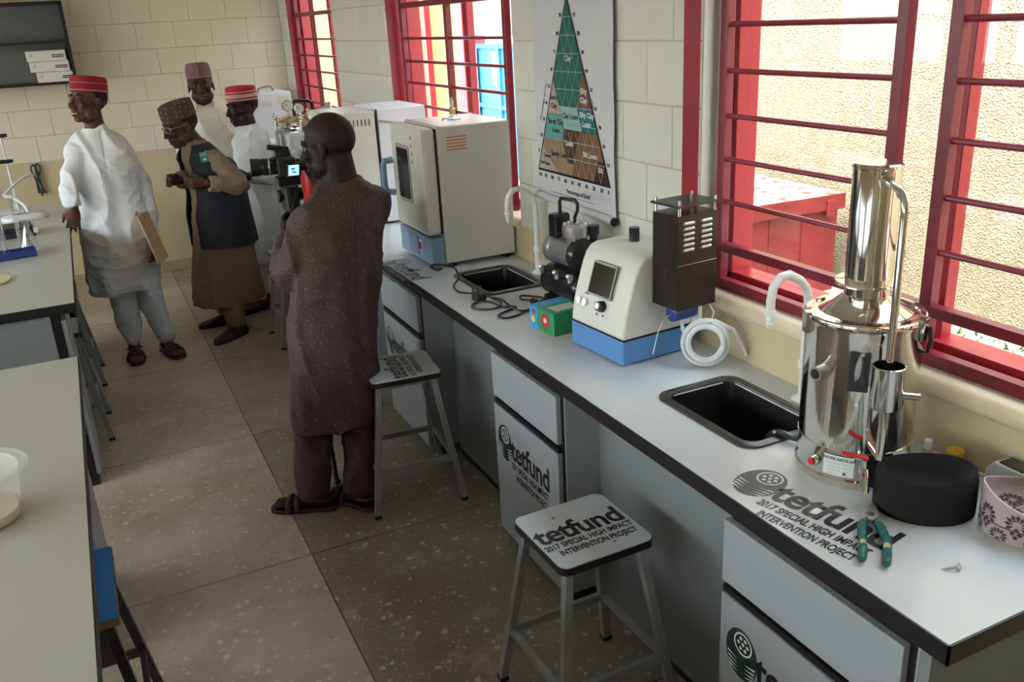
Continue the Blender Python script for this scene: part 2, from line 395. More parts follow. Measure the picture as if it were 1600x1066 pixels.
obj('primer_patch', MB().prism([(0, 0), (.16, -.01), (.17, .02), (.03, .03)], .004, (-.026, -.45, .95), (0, 1, 0), (0, 0, 1)), wp, gt)
struct('wall_gate_post', bx(4.5, 4.8, 10.66, 10.95, .1, 3.2), red2)
# ================================================================ benches
lam = mat('white_laminate', (.60, .64, .65), .22, var=.04, vscale=3, coat=.15)
lam_left = mat('cream_laminate', (.44, .45, .39), .3, var=.05, vscale=2)
front = mat('grey_white_board', (.30, .325, .335), .4, var=.05, vscale=4)
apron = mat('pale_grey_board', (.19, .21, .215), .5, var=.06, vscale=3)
black = MATS['black_plastic']; edge = mat('black_edge_band', (.010, .009, .009), .38)
ink = mat('black_print', (.012, .012, .013), .4); igreen = mat('dark_green_print', (.012, .055, .03), .35, col2=(.01, .02, .015), vscale=25)
iwhite = mat('white_print', (.6, .62, .6), .4)
ZC = .91; XE = 1.212; XD = 1.235
def logo(parent, o, X, Y, s=1., emblem=True, green=True, only_text=False):
    """TETFund mark: oval emblem, big word and two lines; o is the emblem centre, sizes in metres for s=1"""
    o, X, Y = V(o), V(X).normalized(), V(Y).normalized(); Z = X.cross(Y).normalized()
    if emblem:
        e = MB(); e.add([o + X * .058 * s * math.cos(t) + Y * .072 * s * math.sin(t) for t in [2 * math.pi * k / 28 for k in range(28)]], [tuple(range(28))])
        eo = obj('emblem', e, igreen if green else ink, parent)
        mk = MB(); up = Z * .0004
        c = o + Y * .032 * s + X * .004 * s
        pts = [2 * math.pi * k / 20 for k in range(20)]
        ro = [c + up + (X * .033 * math.cos(t) + Y * .032 * math.sin(t)) * s for t in pts]; ri = [c + up + (X * .028 * math.cos(t) + Y * .027 * math.sin(t)) * s for t in pts]
        mk.add(ro + ri, [(k, (k + 1) % 20, 20 + (k + 1) % 20, 20 + k) for k in range(20)])
        for k in range(7):
            q = c + up + (X * .016 * math.cos(k * 1.05) + Y * .016 * math.sin(k * 1.05)) * s * (k > 0)
            mk.add([q + (X * .0055 * math.cos(t) + Y * .0055 * math.sin(t)) * s for t in pts[::3]], [tuple(range(7))])
        for k in range(4):
            for sg in (-1, 1):
                a = o + up + (X * sg * .050 - Y * (.012 + .014 * k) * 1.) * s * (1 - .05 * k); b = o + up + (X * sg * .012 - Y * (.022 + .012 * k)) * s
                mk.add([a, a - Y * .006 * s, b], [(0, 1, 2)])
        obj('emblem_marks', mk, iwhite, eo)
    t = MB()
    text_mb(t, 'tetfund', .125 * s, o + X * .052 * s - Y * .04 * s, X, Y, bold=.0030 * s, space=.95, width=.30 * s)
    text_mb(t, '2017 SPECIAL HIGH IMPACT', .036 * s, o + X * .052 * s - Y * .082 * s, X, Y, bold=.0012 * s, width=.285 * s)
    text_mb(t, 'INTERVENTION PROJECT', .036 * s, o + X * .082 * s - Y * .122 * s, X, Y, bold=.0012 * s, width=.245 * s)
    return obj('lettering', t, ink, parent)

def slab_with_holes(y0, y1, x0, x1, holes, z0, z1):
    """worktop slab between y0..y1 with rectangular rounded holes (y0,y1,x0,x1)"""
    m_ = MB(); y = y0
    for (a, b, c, d) in holes:
        m_.box(x0, x1, y, a, z0, z1); m_.box(x0, c, a, b, z0, z1); m_.box(d, x1, a, b, z0, z1); y = b
    m_.box(x0, x1, y, y1, z0, z1); return m_
S1 = (1.60, 2.03, 1.395, 1.69); S2 = (3.235, 3.635, 1.395, 1.69)
wt = thing('worktop', 'long white laminate worktop with black edge under the windows', 'worktop', (1.5, 2.5, .865))
def fix(h): return (h[0] + .03, h[1] - .03, h[2] + .03, h[3] - .03)
obj('top_board', slab_with_holes(.845, 4.055, XE + .004, XW - .001, [fix(S1), fix(S2)], .868, ZC), lam, wt, world=True)
obj('edge_band', MB().box(XE, XE + .004, .841, 4.055, .866, ZC - .001).box(XE, XW - .001, .841, .845, .866, ZC - .001), edge, wt, world=True)
lg = logo(wt, V((1.318, 1.462, ZC + .0006)) - V((1.5, 2.5, .865)), (.19, -.98, 0), (.98, .19, 0), 1.0)
logo(wt, V((1.262, 4.0, ZC + .0006)) - V((1.5, 2.5, .865)), (.0, -1, 0), (1, 0, 0), 1.0)
wt2 = thing('worktop', 'far white laminate worktop behind the drying oven', 'worktop', (1.5, 5.0, .865))
obj('top_board', bx(XE + .004, XW - .001, 4.06, 5.95, .868, ZC), lam, wt2, world=True)
obj('edge_band', MB().box(XE, XE + .004, 4.06, 5.954, .866, ZC - .001).box(XE, XW - .001, 5.95, 5.954, .866, ZC - .001), edge, wt2, world=True)

def cabinet(y0, y1, label, with_logo=True, open_side=True):
    r = thing('bench_cabinet', label, 'cabinet', (XD, (y0 + y1) / 2, 0), 0, 'cabinets under the window bench')
    P = lambda n, mb, mt, **k: obj(n, mb, mt, r, world=True, **k)
    P('carcass', bx(XD + .02, XW - .06, y0 + .006, y1 - .006, .09, .865), edge)
    P('side_panel', bx(XD + .022, XW - .05, y0, y0 + .006, .06, .864), front)
    P('side_panel', bx(XD + .022, XW - .05, y1 - .006, y1, .06, .864), front)
    dr = P('drawer', bx(XD, XD + .019, y0 + .02, y1, .648, .822), front, bevel=.0015)
    do = P('door', bx(XD, XD + .019, y0 + .02, y1, .065, .612), front, bevel=.0015)
    P('finger_grip', bx(XD + .004, XD + .02, y0 + .02, y1, .615, .632), edge)
    for yy in (y0 + .05, y1 - .07):
        P('foot', bx(XD + .05, XD + .11, yy - .02, yy + .04, 0, .09), black)
    if with_logo:
        L0 = V((XD - .0007, y1 - .085, .475)) - V((XD, (y0 + y1) / 2, 0))
        logo(do, L0, (0, -1, 0), (0, 0, 1), 1.02)
    return r
cabinet(.93, 1.49, 'white bench cabinet at the near end of the window bench')
cabinet(2.33, 2.86, 'white bench cabinet with logo between the two stools by the window')
cabinet(3.66, 4.22, 'white bench cabinet behind the man in the brown kaftan')
cabinet(4.6, 5.2, 'far white bench cabinet beyond the cameraman', False)
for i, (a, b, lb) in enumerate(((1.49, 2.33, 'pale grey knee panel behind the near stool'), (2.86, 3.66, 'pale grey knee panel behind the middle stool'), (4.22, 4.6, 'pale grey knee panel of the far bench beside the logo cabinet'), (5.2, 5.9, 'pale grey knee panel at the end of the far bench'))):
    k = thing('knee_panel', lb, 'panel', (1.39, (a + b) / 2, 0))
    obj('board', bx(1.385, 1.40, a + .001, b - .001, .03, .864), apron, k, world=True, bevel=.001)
    obj('dark_base', bx(1.388, 1.40, a + .01, b - .01, 0, .03), edge, k, world=True)  # black strip stands in for the shadow line under the board
    obj('screw_head', MB().cyl((1.383, b - .02, .80), (1.386, b - .02, .80), .004, n=8), edge, k, world=True)
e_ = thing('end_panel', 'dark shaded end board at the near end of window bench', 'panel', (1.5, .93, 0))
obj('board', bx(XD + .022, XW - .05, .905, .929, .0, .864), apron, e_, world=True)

def sink(h, label):
    a, b, c, d = h; cx, cy = (c + d) / 2, (a + b) / 2; W, D = d - c, b - a
    r = thing('sink', label, 'sink', (cx, cy, ZC - .24), 0, 'sinks of the window bench')
    bm_ = mat('black_resin', (.012, .012, .012), .35)
    def rr(w_, d_, z, rad): return [V((x, y, z)) for x, y in rrect(w_, d_, rad, 6)]
    zt = .24
    rim = MB().loft([rr(W, D, zt + .0005, .05), rr(W, D, zt + .006, .05), rr(W - .01, D - .01, zt + .009, .048), rr(W - .045, D - .045, zt + .009, .04), rr(W - .055, D - .055, zt + .002, .038), rr(W - .056, D - .056, zt - .004, .036), rr(W - .004, D - .004, zt + .0005, .05)], False)
    obj('rim', rim, mat('sink_rim_resin', (.045, .038, .034), .28), r, smooth=True)
    bowl = MB().loft([rr(W - .056, D - .056, zt + .002, .038), rr(W - .085, D - .085, .03, .05), rr(W - .12, D - .12, .012, .05), rr(.06, .06, .008, .028)], False)
    bowl.add(rr(.06, .06, .008, .028), [tuple(range(28))])
    bowl.loft([rr(W - .060, D - .060, zt - .004, .036), rr(W - .081, D - .081, .0, .05)], False); bowl.add(rr(W - .081, D - .081, 0, .05), [tuple(range(28))])
    obj('bowl', bowl, bm_, r, smooth=True)
    obj('drain', MB().cyl((0, 0, .008), (0, 0, .014), .028, n=18), mat('chrome', (.75, .75, .75), .12, 1.), r, smooth=True)
    return r
sink(S1, 'black resin sink beside the steel distiller'); sink(S2, 'black resin sink in front of the drying oven')
def faucet(x, y, label, dirx=-1):
    r = thing('bench_tap', label, 'tap', (x, y, ZC), 0, 'white goose-neck taps'); wm = mat('white_coated_brass', (.72, .74, .72), .35)
    obj('base_flange', MB().lathe([(.03, 0), (.03, .008), (.018, .016), (.014, .02)], n=20), wm, r, smooth=True)
    obj('stem', MB().cyl((0, 0, .015), (0, 0, .15), .012, n=14).lathe([(.012, .10), (.017, .105), (.017, .125), (.012, .13)], n=16), wm, r, smooth=True)
    pts = [(0, 0, .14), (0, 0, .31), (-.01, 0, .345), (-.035, 0, .37), (-.075, 0, .393), (-.105, 0, .39), (-.128, 0, .365), (-.135, 0, .33), (-.135, 0, .30)]
    obj('spout', MB().tube(pts, .0125, 12), wm, r, smooth=True)
    obj('nozzle', MB().lathe([(.010, .305), (.016, .30), (.016, .288), (.010, .285), (.012, .275), (.008, .272), (.010, .262), (.006, .258), (.006, .25)], (-.135, 0, 0), 14), wm, r, smooth=True)
    return r
faucet(1.735, 1.77, 'white goose-neck tap beside the steel distiller'); faucet(1.732, 3.416, 'white goose-neck tap beside the drying oven')

# ---------------------------------------------------------------- left benches
def left_bench(y0, y1, label, units, xr=-.158, xl=-1.35):
    r = thing('island_worktop', label, 'worktop', (-.75, (y0 + y1) / 2, .865))
    obj('top_board', bx(xl, xr - .003, y0 + .003, y1, .868, ZC), lam_left, r, world=True)
    obj('edge_band', MB().box(xr - .003, xr, y0, y1, .866, ZC - .001).box(xl, xr, y0, y0 + .003, .866, ZC - .001).box(xl, xr - .004, y1, y1 + .003, .866, ZC - .001), edge, r, world=True)
    for (a, b, lb, end) in units:
        c = thing('island_cabinet', lb, 'cabinet', (-.5, (a + b) / 2, 0), 0, 'cabinets under the island benches')
        obj('carcass', bx(xl + .05, -.235, a + .006, b - .006, .09, .865), edge, c, world=True)
        obj('door', bx(-.232, -.212, a + .012, b - .012, .06, .63), front, c, world=True, bevel=.0015)
        obj('drawer', bx(-.232, -.212, a + .012, b - .012, .66, .83), front, c, world=True, bevel=.0015)
        obj('side_panel', bx(xl + .05, -.27, a, a + .006, .06, .864), apron, c, world=True)
        obj('side_panel', bx(xl + .05, -.27, b - .006, b, .06, .864), apron, c, world=True)
        for yy in (a + .02, b - .08): obj('foot', bx(-.29, -.225, yy, yy + .06, 0, .09), black, c, world=True)
    return r
left_bench(-.6, 3.452, 'cream island worktop nearest the camera on the left', [(2.86, 3.44, 'island cabinet at the far end of the near left bench', 1), (.6, 1.7, 'island cabinet below the near left corner of the photo', 0)])
left_bench(4.232, 7.1, 'cream island worktop carrying the glassware', [(4.25, 4.72, 'island cabinet at the near end of the glassware bench', 1), (6.1, 6.6, 'island cabinet beside the man in white', 0)])
kn = thing('knee_panel', 'grey back panel in the knee space of the glassware bench', 'panel', (-.75, 5.4, 0))
obj('board', bx(-.62, -.60, 4.73, 6.09, .03, .864), apron, kn, world=True)

# ---------------------------------------------------------------- stools
legm = mat('grey_painted_steel', (.26, .285, .29), .45, var=.15, vscale=12)
def make_stool(label, x, y, rz=0., lx=1, txt=True, group='grey steel lab stools', top=None, h=.60, edge_m=None, legs=None, sx=.305, sy=.305, rad=.028):
    r = thing('lab_stool', label, 'stool', (x, y, 0), rz, group); lm = legs or legm
    obj('seat_core', MB().prism(rrect(sx, sy, rad), .022, (0, 0, h - .025)), edge_m or edge, r, smooth=True)
    obj('seat_top', MB().prism(rrect(sx - .004, sy - .004, rad), .003, (0, 0, h - .003)), top or mat('stool_laminate', (.44, .47, .475), .3, var=.04), r)
    t, f_ = .118, .195; a_ = sx / .305; b_ = sy / .305
    for i in (-1, 1):
        for j in (-1, 1):
            obj('leg', MB().beam((i * t * a_, j * t * b_, h - .03), (i * f_ * a_, j * f_ * b_, .012), .026, .026, (0, 1, 0)), lm, r, bevel=.002)
            obj('rubber_foot', MB().obox((i * f_ * a_, j * f_ * b_, .007), (.015, 0, 0), (0, .015, 0), (0, 0, .007)), black, r)
    for z, ax in ((.2, 0), (.2, 1)):
        k = f_ + (t - f_) * z / (h - .03)
        for s_ in (-1, 1):
            p = [(-k * a_, s_ * k * b_, z), (k * a_, s_ * k * b_, z)] if ax == 0 else [(s_ * k * a_, -k * b_, z), (s_ * k * a_, k * b_, z)]
            obj('stretcher', MB().beam(*p, .018, .026), lm, r, bevel=.0015)
    obj('seat_frame', MB().beam((-t, -t, h - .035), (t, -t, h - .035), .022, .022).beam((-t, t, h - .035), (t, t, h - .035), .022, .022).beam((-t, -t, h - .035), (-t, t, h - .035), .022, .022).beam((t, -t, h - .035), (t, t, h - .035), .022, .022), lm, r)
    for q in ((-.045, .09), (.045, -.105)): obj('bolt', MB().cyl((q[0], q[1], h), (q[0], q[1], h + .001), .005, n=10), mat('steel', (.6, .6, .6), .25, 1.), r)
    if txt == 1:
        t_ = MB(); o = V((-.145, -.02, h + .0006))
        text_mb(t_, 'tetfund', .115, o, (1, 0, 0), (0, 1, 0), bold=.0030, space=.95, width=.285)
        text_mb(t_, '2017 SPECIAL HIGH IMPACT', .034, o + V((.0, -.036, 0)), (1, 0, 0), (0, 1, 0), bold=.0012, width=.285)
        text_mb(t_, 'INTERVENTION PROJECT', .034, o + V((.028, -.072, 0)), (1, 0, 0), (0, 1, 0), bold=.0012, width=.25)
        obj('lettering', t_, ink, r)
    if txt == 2:
        t_ = MB(); o = V((.01, -.14, h + .0006)); X, Y = (0, 1, 0), (-1, 0, 0)
        text_mb(t_, 'tetfund', .115, o, X, Y, bold=.0030, space=.95, width=.27)
        text_mb(t_, '2017 SPECIAL HIGH IMPACT', .034, o + V((.036, 0, 0)), X, Y, bold=.0012, width=.27)
        text_mb(t_, 'INTERVENTION PROJECT', .034, o + V((.072, .028, 0)), X, Y, bold=.0012, width=.23)
        obj('lettering', t_, ink, r)
    return r
make_stool('grey steel stool with printed white seat nearest the camera', 1.087, 1.935, math.radians(1), txt=1)
make_stool('grey steel stool with printed white seat beside the brown kaftan', 1.055, 3.455, math.radians(-6), txt=2)
make_stool('grey steel stool half hidden beyond the cameraman', .955 + .19, 5.85, 0, txt=0)
make_stool('grey stool tucked under the glassware bench, nearer one', -.345, 4.975, 0, txt=0)
make_stool('grey stool tucked under the glassware bench, beside the man in white', -.345, 5.84, 0, txt=0)
make_stool('blue topped stool with bare board edge under the near left bench', -.30, 2.37, 0, txt=0, top=mat('blue_laminate', (.03, .19, .55), .35), edge_m=mat('bare_chipboard', (.24, .15, .09), .8, var=.3, vscale=40), legs=edge, sy=.38, rad=.004, group='blue stool')
# ---------------------------------------------------------------- wall cabinet with boxes
wc = thing('wall_cabinet', 'dark grey open wall cabinet at the top left of back wall', 'cabinet', (-.5, 8.35, 1.68))
cg = mat('dark_grey_shelf_board', (.15, .155, .15), .4, var=.1)
P = lambda n, mb, mt, **k: obj(n, mb, mt, wc, world=True, **k)
P('back_panel', bx(-1.25, .08, 8.335, 8.35, 1.68, 2.29), cg)
P('side_board', bx(.055, .08, 8.04, 8.335, 1.68, 2.29), edge); P('side_board', bx(-1.25, -1.225, 8.04, 8.335, 1.68, 2.29), edge)
P('shelf', bx(-1.225, .055, 8.04, 8.335, 1.68, 1.70), edge); P('shelf', bx(-1.225, .055, 8.06, 8.335, 1.985, 2.005), edge); P('shelf', bx(-1.25, .08, 8.04, 8.35, 2.27, 2.29), edge)
bxm = mat('white_cardboard', (.72, .70, .67), .6, var=.05)
for i, (z, x0, lb) in enumerate(((1.70, -.20, 'bottom white carton of the stack in the wall cabinet'), (1.779, -.235, 'middle white carton of the stack in the wall cabinet'), (1.858, -.245, 'top white carton of the stack in the wall cabinet'))):
    c = thing('carton', lb, 'box', (x0 + .14, 8.16, z), 0, 'cartons in the wall cabinet')
    obj('box_body', bx(-.14, .14, -.10, .1, 0, .077), bxm, c, bevel=.002)
    obj('lid_seam', bx(-.1405, .1405, -.1006, .1, .07, .0712), mat('carton_shadow_line', (.45, .43, .41), .7), c)
    t = MB(); 
    for k in range(2): t.box(.04, .125, -.1012, -.1005, .038 - k * .013, .046 - k * .013)
    obj('printed_lines', t, ink, c); obj('printed_logo', MB().cyl((-.105, -.1012, .045), (-.105, -.1004, .045), .014, n=14), mat('grey_print', (.5, .5, .52), .5), c)
# ================================================================ equipment on the window bench
enamel = mat('white_enamel', (.62, .61, .56), .35, var=.04, vscale=3); enamel2 = mat('cool_white_enamel', (.66, .69, .74), .35)
bgrey = mat('blue_grey_plastic', (.20, .32, .47), .4); chrome = MATS['chrome']; steel = MATS['steel']
dark_glass = mat('dark_glass', (.02, .018, .015), .08)
bevel_b = .008
def poly_y(mb, poly, y0, y1):   # (x,z) polygon extruded along y
    return mb.loft([[V((x, y0, z)) for x, z in poly], [V((x, y1, z)) for x, z in poly]])
# ---- drying oven
ov = thing('drying_oven', 'white drying oven with blue-grey base beside the far sink', 'oven', (1.60, 3.98, ZC))
P = lambda n, mb, mt, pr=None, **k: obj(n, mb, mt, pr or ov, world=True, **k)
P('cabinet', bx(1.432, 1.79, 3.76, 4.20, .928, 1.555), enamel, bevel=bevel_b)
P('base_front', bx(1.362, 1.43, 3.762, 4.198, .928, 1.055), bgrey, bevel=.006)
dr = P('door', bx(1.352, 1.424, 3.765, 4.195, 1.065, 1.552), enamel, bevel=.02)
P('door_gasket', bx(1.424, 1.432, 3.775, 4.19, 1.07, 1.545), edge, dr)
wf = MB().prism(rrect(.185, .27, .02), .004, (1.3525, 4.02, 1.33), (0, -1, 0), (0, 0, 1)); P('window_bezel', wf, mat('grey_gasket', (.30, .30, .27), .5), dr)
P('window_pane', MB().prism(rrect(.15, .235, .012), .006, (1.3525, 4.02, 1.33), (0, -1, 0), (0, 0, 1)), dark_glass, dr)
hd = MB().tube([(1.35, 4.178, 1.375), (1.31, 4.185, 1.37), (1.302, 4.185, 1.345), (1.302, 4.185, 1.25), (1.312, 4.185, 1.225), (1.35, 4.178, 1.215)], .016, 10); P('handle', hd, bgrey, dr, smooth=True)
for k in range(4): 
    P('warning_mark', MB().prism([(-.008, -.008), (.008, -.008), (0, .009)], .001, (1.3518, 3.895, 1.505 - k * .036), (0, -1, 0), (0, 0, 1)), ink, dr)
P('control_panel', bx(1.358, 1.362, 3.935, 4.06, .945, 1.045), mat('blue_grey_dark', (.13, .2, .3), .3)); P('rocker_switch', bx(1.352, 1.362, 3.885, 3.905, .985, 1.02), mat('switch_red', (.35, .01, .02), .4), bevel=.002)
P('switch_bezel', bx(1.357, 1.362, 3.875, 3.915, .978, 1.028), mat('white_plastic', (.75, .76, .75), .4))
lb_ = P('warning_label', bx(1.47, 1.575, 3.7585, 3.7595, 1.44, 1.515), mat('pale_label', (.62, .58, .52), .5))
t = MB()
for k in range(5): t.box(1.474, 1.57, 3.7575, 3.7586, 1.503 - k * .014, 1.508 - k * .014)
P('label_print', t, mat('orange_red_print', (.55, .12, .06), .5), lb_)
P('top_vent', MB().lathe([(.045, 0), (.045, .006), (.03, .012), (.012, .012), (.012, .02), (.006, .022)], (1.60, 4.0, 1.555), 20), mat('satin_steel', (.5, .5, .5), .35, 1.), smooth=True)
P('top_seam', bx(1.44, 1.447, 3.762, 4.198, 1.5551, 1.5565), mat('seam_grey', (.3, .3, .28), .6))
for x in (1.47, 1.75):
    for y in (3.79, 4.17): P('foot', MB().cyl((x, y, ZC), (x, y, .93), .02, n=14), edge)
# ---- white cabinet units further along
def panel_box(label, x0, x1, y0, y1, z1, slots, mt, black_edges=False, name='lab_cabinet_unit'):
    r = thing(name, label, 'lab equipment', ((x0 + x1) / 2, (y0 + y1) / 2, ZC))
    Q = lambda n, mb, m_, **k: obj(n, mb, m_, r, world=True, **k)
    Q('housing', bx(x0, x1, y0, y1, ZC + .012, z1), mt, bevel=.006)
    for i in range(slots):
        xx = x1 - .035 - i * .022
        Q('vent_slot', bx(xx - .003, xx + .003, y0 - .0012, y0 + .002, z1 - .075, z1 - .04), edge)
    if black_edges:
        Q('corner_trim', bx(x0 - .004, x0 + .004, y0 - .004, y0 + .004, ZC + .012, z1), edge)
        Q('front_band', MB().beam((x0 + .01, y0 - .002, z1 - .065), (x1 - .01, y0 - .002, z1 - .115), .004, .014), mat('grey_gasket', (.30, .30, .27), .5))
    for x in (x0 + .03, x1 - .03):
        for y in (y0 + .03, y1 - .03): Q('foot', MB().cyl((x, y, ZC), (x, y, ZC + .014), .015, n=10), edge)
    return r
panel_box('cream white slotted equipment box behind the cameraman', 1.235, 1.492, 4.86, 5.30, 1.548, 9, enamel)
panel_box('cool white equipment box with black corner trim behind the oven', 1.502, 1.79, 4.86, 5.30, 1.556, 0, enamel2, True)
# ---- vertical autoclave standing on the floor
au = thing('autoclave', 'white autoclave with round chrome lid and pressure gauges', 'autoclave', (1.53, 6.75, 0))
P = lambda n, mb, mt, pr=None, **k: obj(n, mb, mt, pr or au, **k)
P('body', bx(-.19, .20, -.22, .22, .03, 1.29), enamel2, bevel=.02)
P('foot_ring', bx(-.17, .18, -.2, .2, 0, .03), edge)
P('control_panel', bx(-.215, -.188, -.20, .0, 1.02, 1.20), mat('sky_blue_panel', (.07, .25, .52), .35), bevel=.005)
P('display', bx(-.219, -.214, -.17, -.06, 1.09, 1.16), dark_glass)
P('neck_ring', MB().lathe([(.19, 1.285), (.19, 1.31), (.175, 1.32), (.175, 1.335)], n=36), chrome, smooth=True)
ld = P('lid', MB().lathe([(.195, 1.335), (.20, 1.34), (.20, 1.36), (.15, 1.385), (.08, 1.402), (.02, 1.405)], (-.03, 0, 0), 36), mat('brass_chrome', (.72, .66, .52), .15, 1.), smooth=True)
for k in range(6):
    a = k * 1.047 + .3; cx, cy = -.03 + .205 * math.cos(a), .205 * math.sin(a)
    P('clamp_bolt', MB().cyl((cx, cy, 1.31), (cx, cy, 1.39), .009, n=8).ball((cx, cy, 1.395), .018, 8), chrome, ld, smooth=True)
def gauge(x, y, z, r_, pr, nm='pressure_gauge'):
    g = P(nm, MB().cyl((x, y + .012, z), (x, y - .012, z), r_, n=22), chrome, pr, smooth=True)
    P('gauge_stem', MB().cyl((x, y, z - r_), (x, y, z - r_ - .04), .008, n=8), chrome, g, smooth=True)
    P('dial', MB().cyl((x, y - .0125, z), (x, y - .0135, z), r_ * .82, n=22), mat('dial_white', (.8, .8, .78), .4), g)
    P('needle', MB().beam((x, y - .0145, z), (x - r_ * .5, y - .0145, z + r_ * .4), .003, .001, (0, 1, 0)), ink, g)
gauge(-.12, -.04, 1.47, .042, ld); gauge(-.035, -.03, 1.445, .036, ld)
P('handle', MB().tube([(-.06, .04, 1.40), (-.06, .04, 1.475), (-.04, .04, 1.492), (.05, .02, 1.49), (.075, .015, 1.47), (.085, .01, 1.40)], .013, 10), edge, ld, smooth=True)
P('lid_yoke', MB().beam((.05, 0, 1.40), (.19, 0, 1.44), .05, .03).cyl((.19, 0, 1.33), (.19, 0, 1.47), .025, n=12), chrome, ld, smooth=True)
P('valve', MB().cyl((.02, -.06, 1.39), (.02, -.06, 1.43), .012, n=10).ball((.02, -.06, 1.435), .014, 8), chrome, ld, smooth=True)
P('side_pipe', MB().tube([(-.215, -.12, 1.30), (-.215, -.12, 1.0)], .016, 10).box(-.235, -.195, -.14, -.10, 1.29, 1.31), mat('satin_steel', (.5, .5, .5), .35, 1.), smooth=True)
# white incubator behind
inc = thing('incubator', 'tall white incubator with slots and top handle against back wall', 'lab equipment', (1.50, 7.85, 0))
P = lambda n, mb, mt, pr=None, **k: obj(n, mb, mt, pr or inc, **k)
P('housing', bx(-.26, .15, -.2, .3, .03, 1.51), enamel2, bevel=.006); P('dark_base', bx(-.24, .13, -.18, .28, 0, .03), edge)
for k in range(9): P('vent_slot', bx(-.20 + k * .022, -.195 + k * .022, -.2015, -.199, 1.40, 1.44), mat('slot_grey', (.35, .37, .42), .5))
P('rating_label', bx(.03, .13, -.2012, -.1995, 1.42, 1.48), mat('pale_label', (.62, .58, .52), .5))
P('carry_handle', MB().tube([(-.08, .0, 1.505), (-.075, .0, 1.535), (-.03, 0, 1.55), (.03, 0, 1.55), (.045, 0, 1.53), (.05, 0, 1.505)], .006), mat('copper_brown', (.25, .12, .08), .4), smooth=True)
# grey bucket with lid beside autoclave and red jerry can
bk = thing('plastic_drum', 'pale grey plastic drum with a lid beside the autoclave', 'drum', (1.36, 7.25, 0))
obj('drum_body', MB().lathe([(.12, 0), (.125, .02), (.135, .6), (.14, 1.14), (.13, 1.15)], n=28), mat('pale_grey_plastic', (.62, .62, .64), .45), bk, smooth=True)
obj('drum_lid', MB().lathe([(.15, 1.13), (.152, 1.165), (.145, 1.175), (.06, 1.185)], n=28), mat('pale_lid_plastic', (.70, .71, .74), .4), bk, smooth=True)
rj = thing('red_container', 'red plastic container on the far bench behind the video camera', 'container', (1.305, 5.62, ZC))
rm = mat('red_plastic', (.42, .008, .012), .4)
rcb = MB()
for z, w_, d_ in ((0, .085, .07), (.02, .09, .075), (.2, .09, .075), (.28, .082, .068), (.33, .055, .05), (.345, .03, .03)):
    pass
rcb.loft([[V((x, y, z)) for x, y in rrect(2 * w_, 2 * d_, .03)] for z, w_, d_ in ((0, .085, .07), (.02, .09, .075), (.2, .09, .075), (.28, .082, .068), (.33, .055, .05), (.345, .031, .031))])
obj('can_body', rcb, rm, rj, smooth=True); obj('cap', MB().cyl((0, 0, .34), (0, 0, .375), .024, n=16), rm, rj, smooth=True)
# ---------------------------------------------------------------- air compressor
co = thing('air_compressor', 'small black and silver air compressor with carrying handle', 'compressor', (1.62, 2.93, ZC), math.radians(5))
P = lambda n, mb, mt, pr=None, **k: obj(n, mb, mt, pr or co, **k)
blk = mat('gloss_black_metal', (.012, .012, .013), .22); cast = mat('cast_aluminium', (.36, .37, .38), .35, .8)
P('air_tank', MB().lathe([(.02, -.135), (.05, -.13), (.065, -.11), (.068, 0), (.065, .11), (.05, .13), (.02, .135)], (0, 0, .095), 24, (V((1, 0, 0)), V((0, 0, 1)), V((0, 1, 0)))), blk, smooth=True)
for s in (-.08, .08): P('tank_foot', MB().box(-.06, .06, s - .012, s + .012, 0, .04), blk)
mo = P('motor', MB().lathe([(.03, -.11), (.056, -.105), (.058, -.06), (.055, -.05), (.055, .05), (.06, .055), (.06, .085), (.03, .09)], (0, .01, .225), 24, (V((1, 0, 0)), V((0, 0, 1)), V((0, 1, 0)))), cast, smooth=True)
P('motor_cap', MB().lathe([(.062, -.125), (.064, -.12), (.064, -.085), (.058, -.08)], (0, .01, .225), 24, (V((1, 0, 0)), V((0, 0, 1)), V((0, 1, 0)))), blk, mo, smooth=True)
P('cylinder_block', bx(-.03, .03, -.09, -.03, .26, .30), cast, bevel=.006)
hdm = P('cylinder_head', MB().lathe([(.05, .295), (.052, .3), (.052, .335), (.046, .342)], (0, -.055, 0), 22), mat('machined_aluminium', (.62, .60, .58), .3, .9), smooth=True)
for k in range(8):
    a = k * .785; P('head_bolt', MB().cyl((.043 * math.cos(a), -.055 + .043 * math.sin(a), .34), (.043 * math.cos(a), -.055 + .043 * math.sin(a), .347), .006, n=6), steel, hdm)
P('switch_box', bx(-.035, .035, .03, .085, .27, .365), blk, bevel=.008)
P('carry_handle', MB().tube([(0, .05, .35), (0, .05, .41), (0, .04, .425), (0, -.055, .43), (0, -.07, .42), (0, -.07, .395), (0, -.05, .365), (0, -.05, .345)], .007, 8), edge, smooth=True)
for s, x in ((-.1, -.062), (.09, -.062), (-.02, -.07)): P('tank_fitting', MB().cyl((x, s, .13), (x, s, .16), .011, n=10).ball((x - .008, s, .155), .012, 8), chrome, smooth=True)
P('pressure_regulator', MB().cyl((.05, -.10, .20), (.05, -.10, .30), .016, n=12).cyl((.05, -.10, .3), (.05, -.10, .335), .022, n=12), blk, smooth=True)
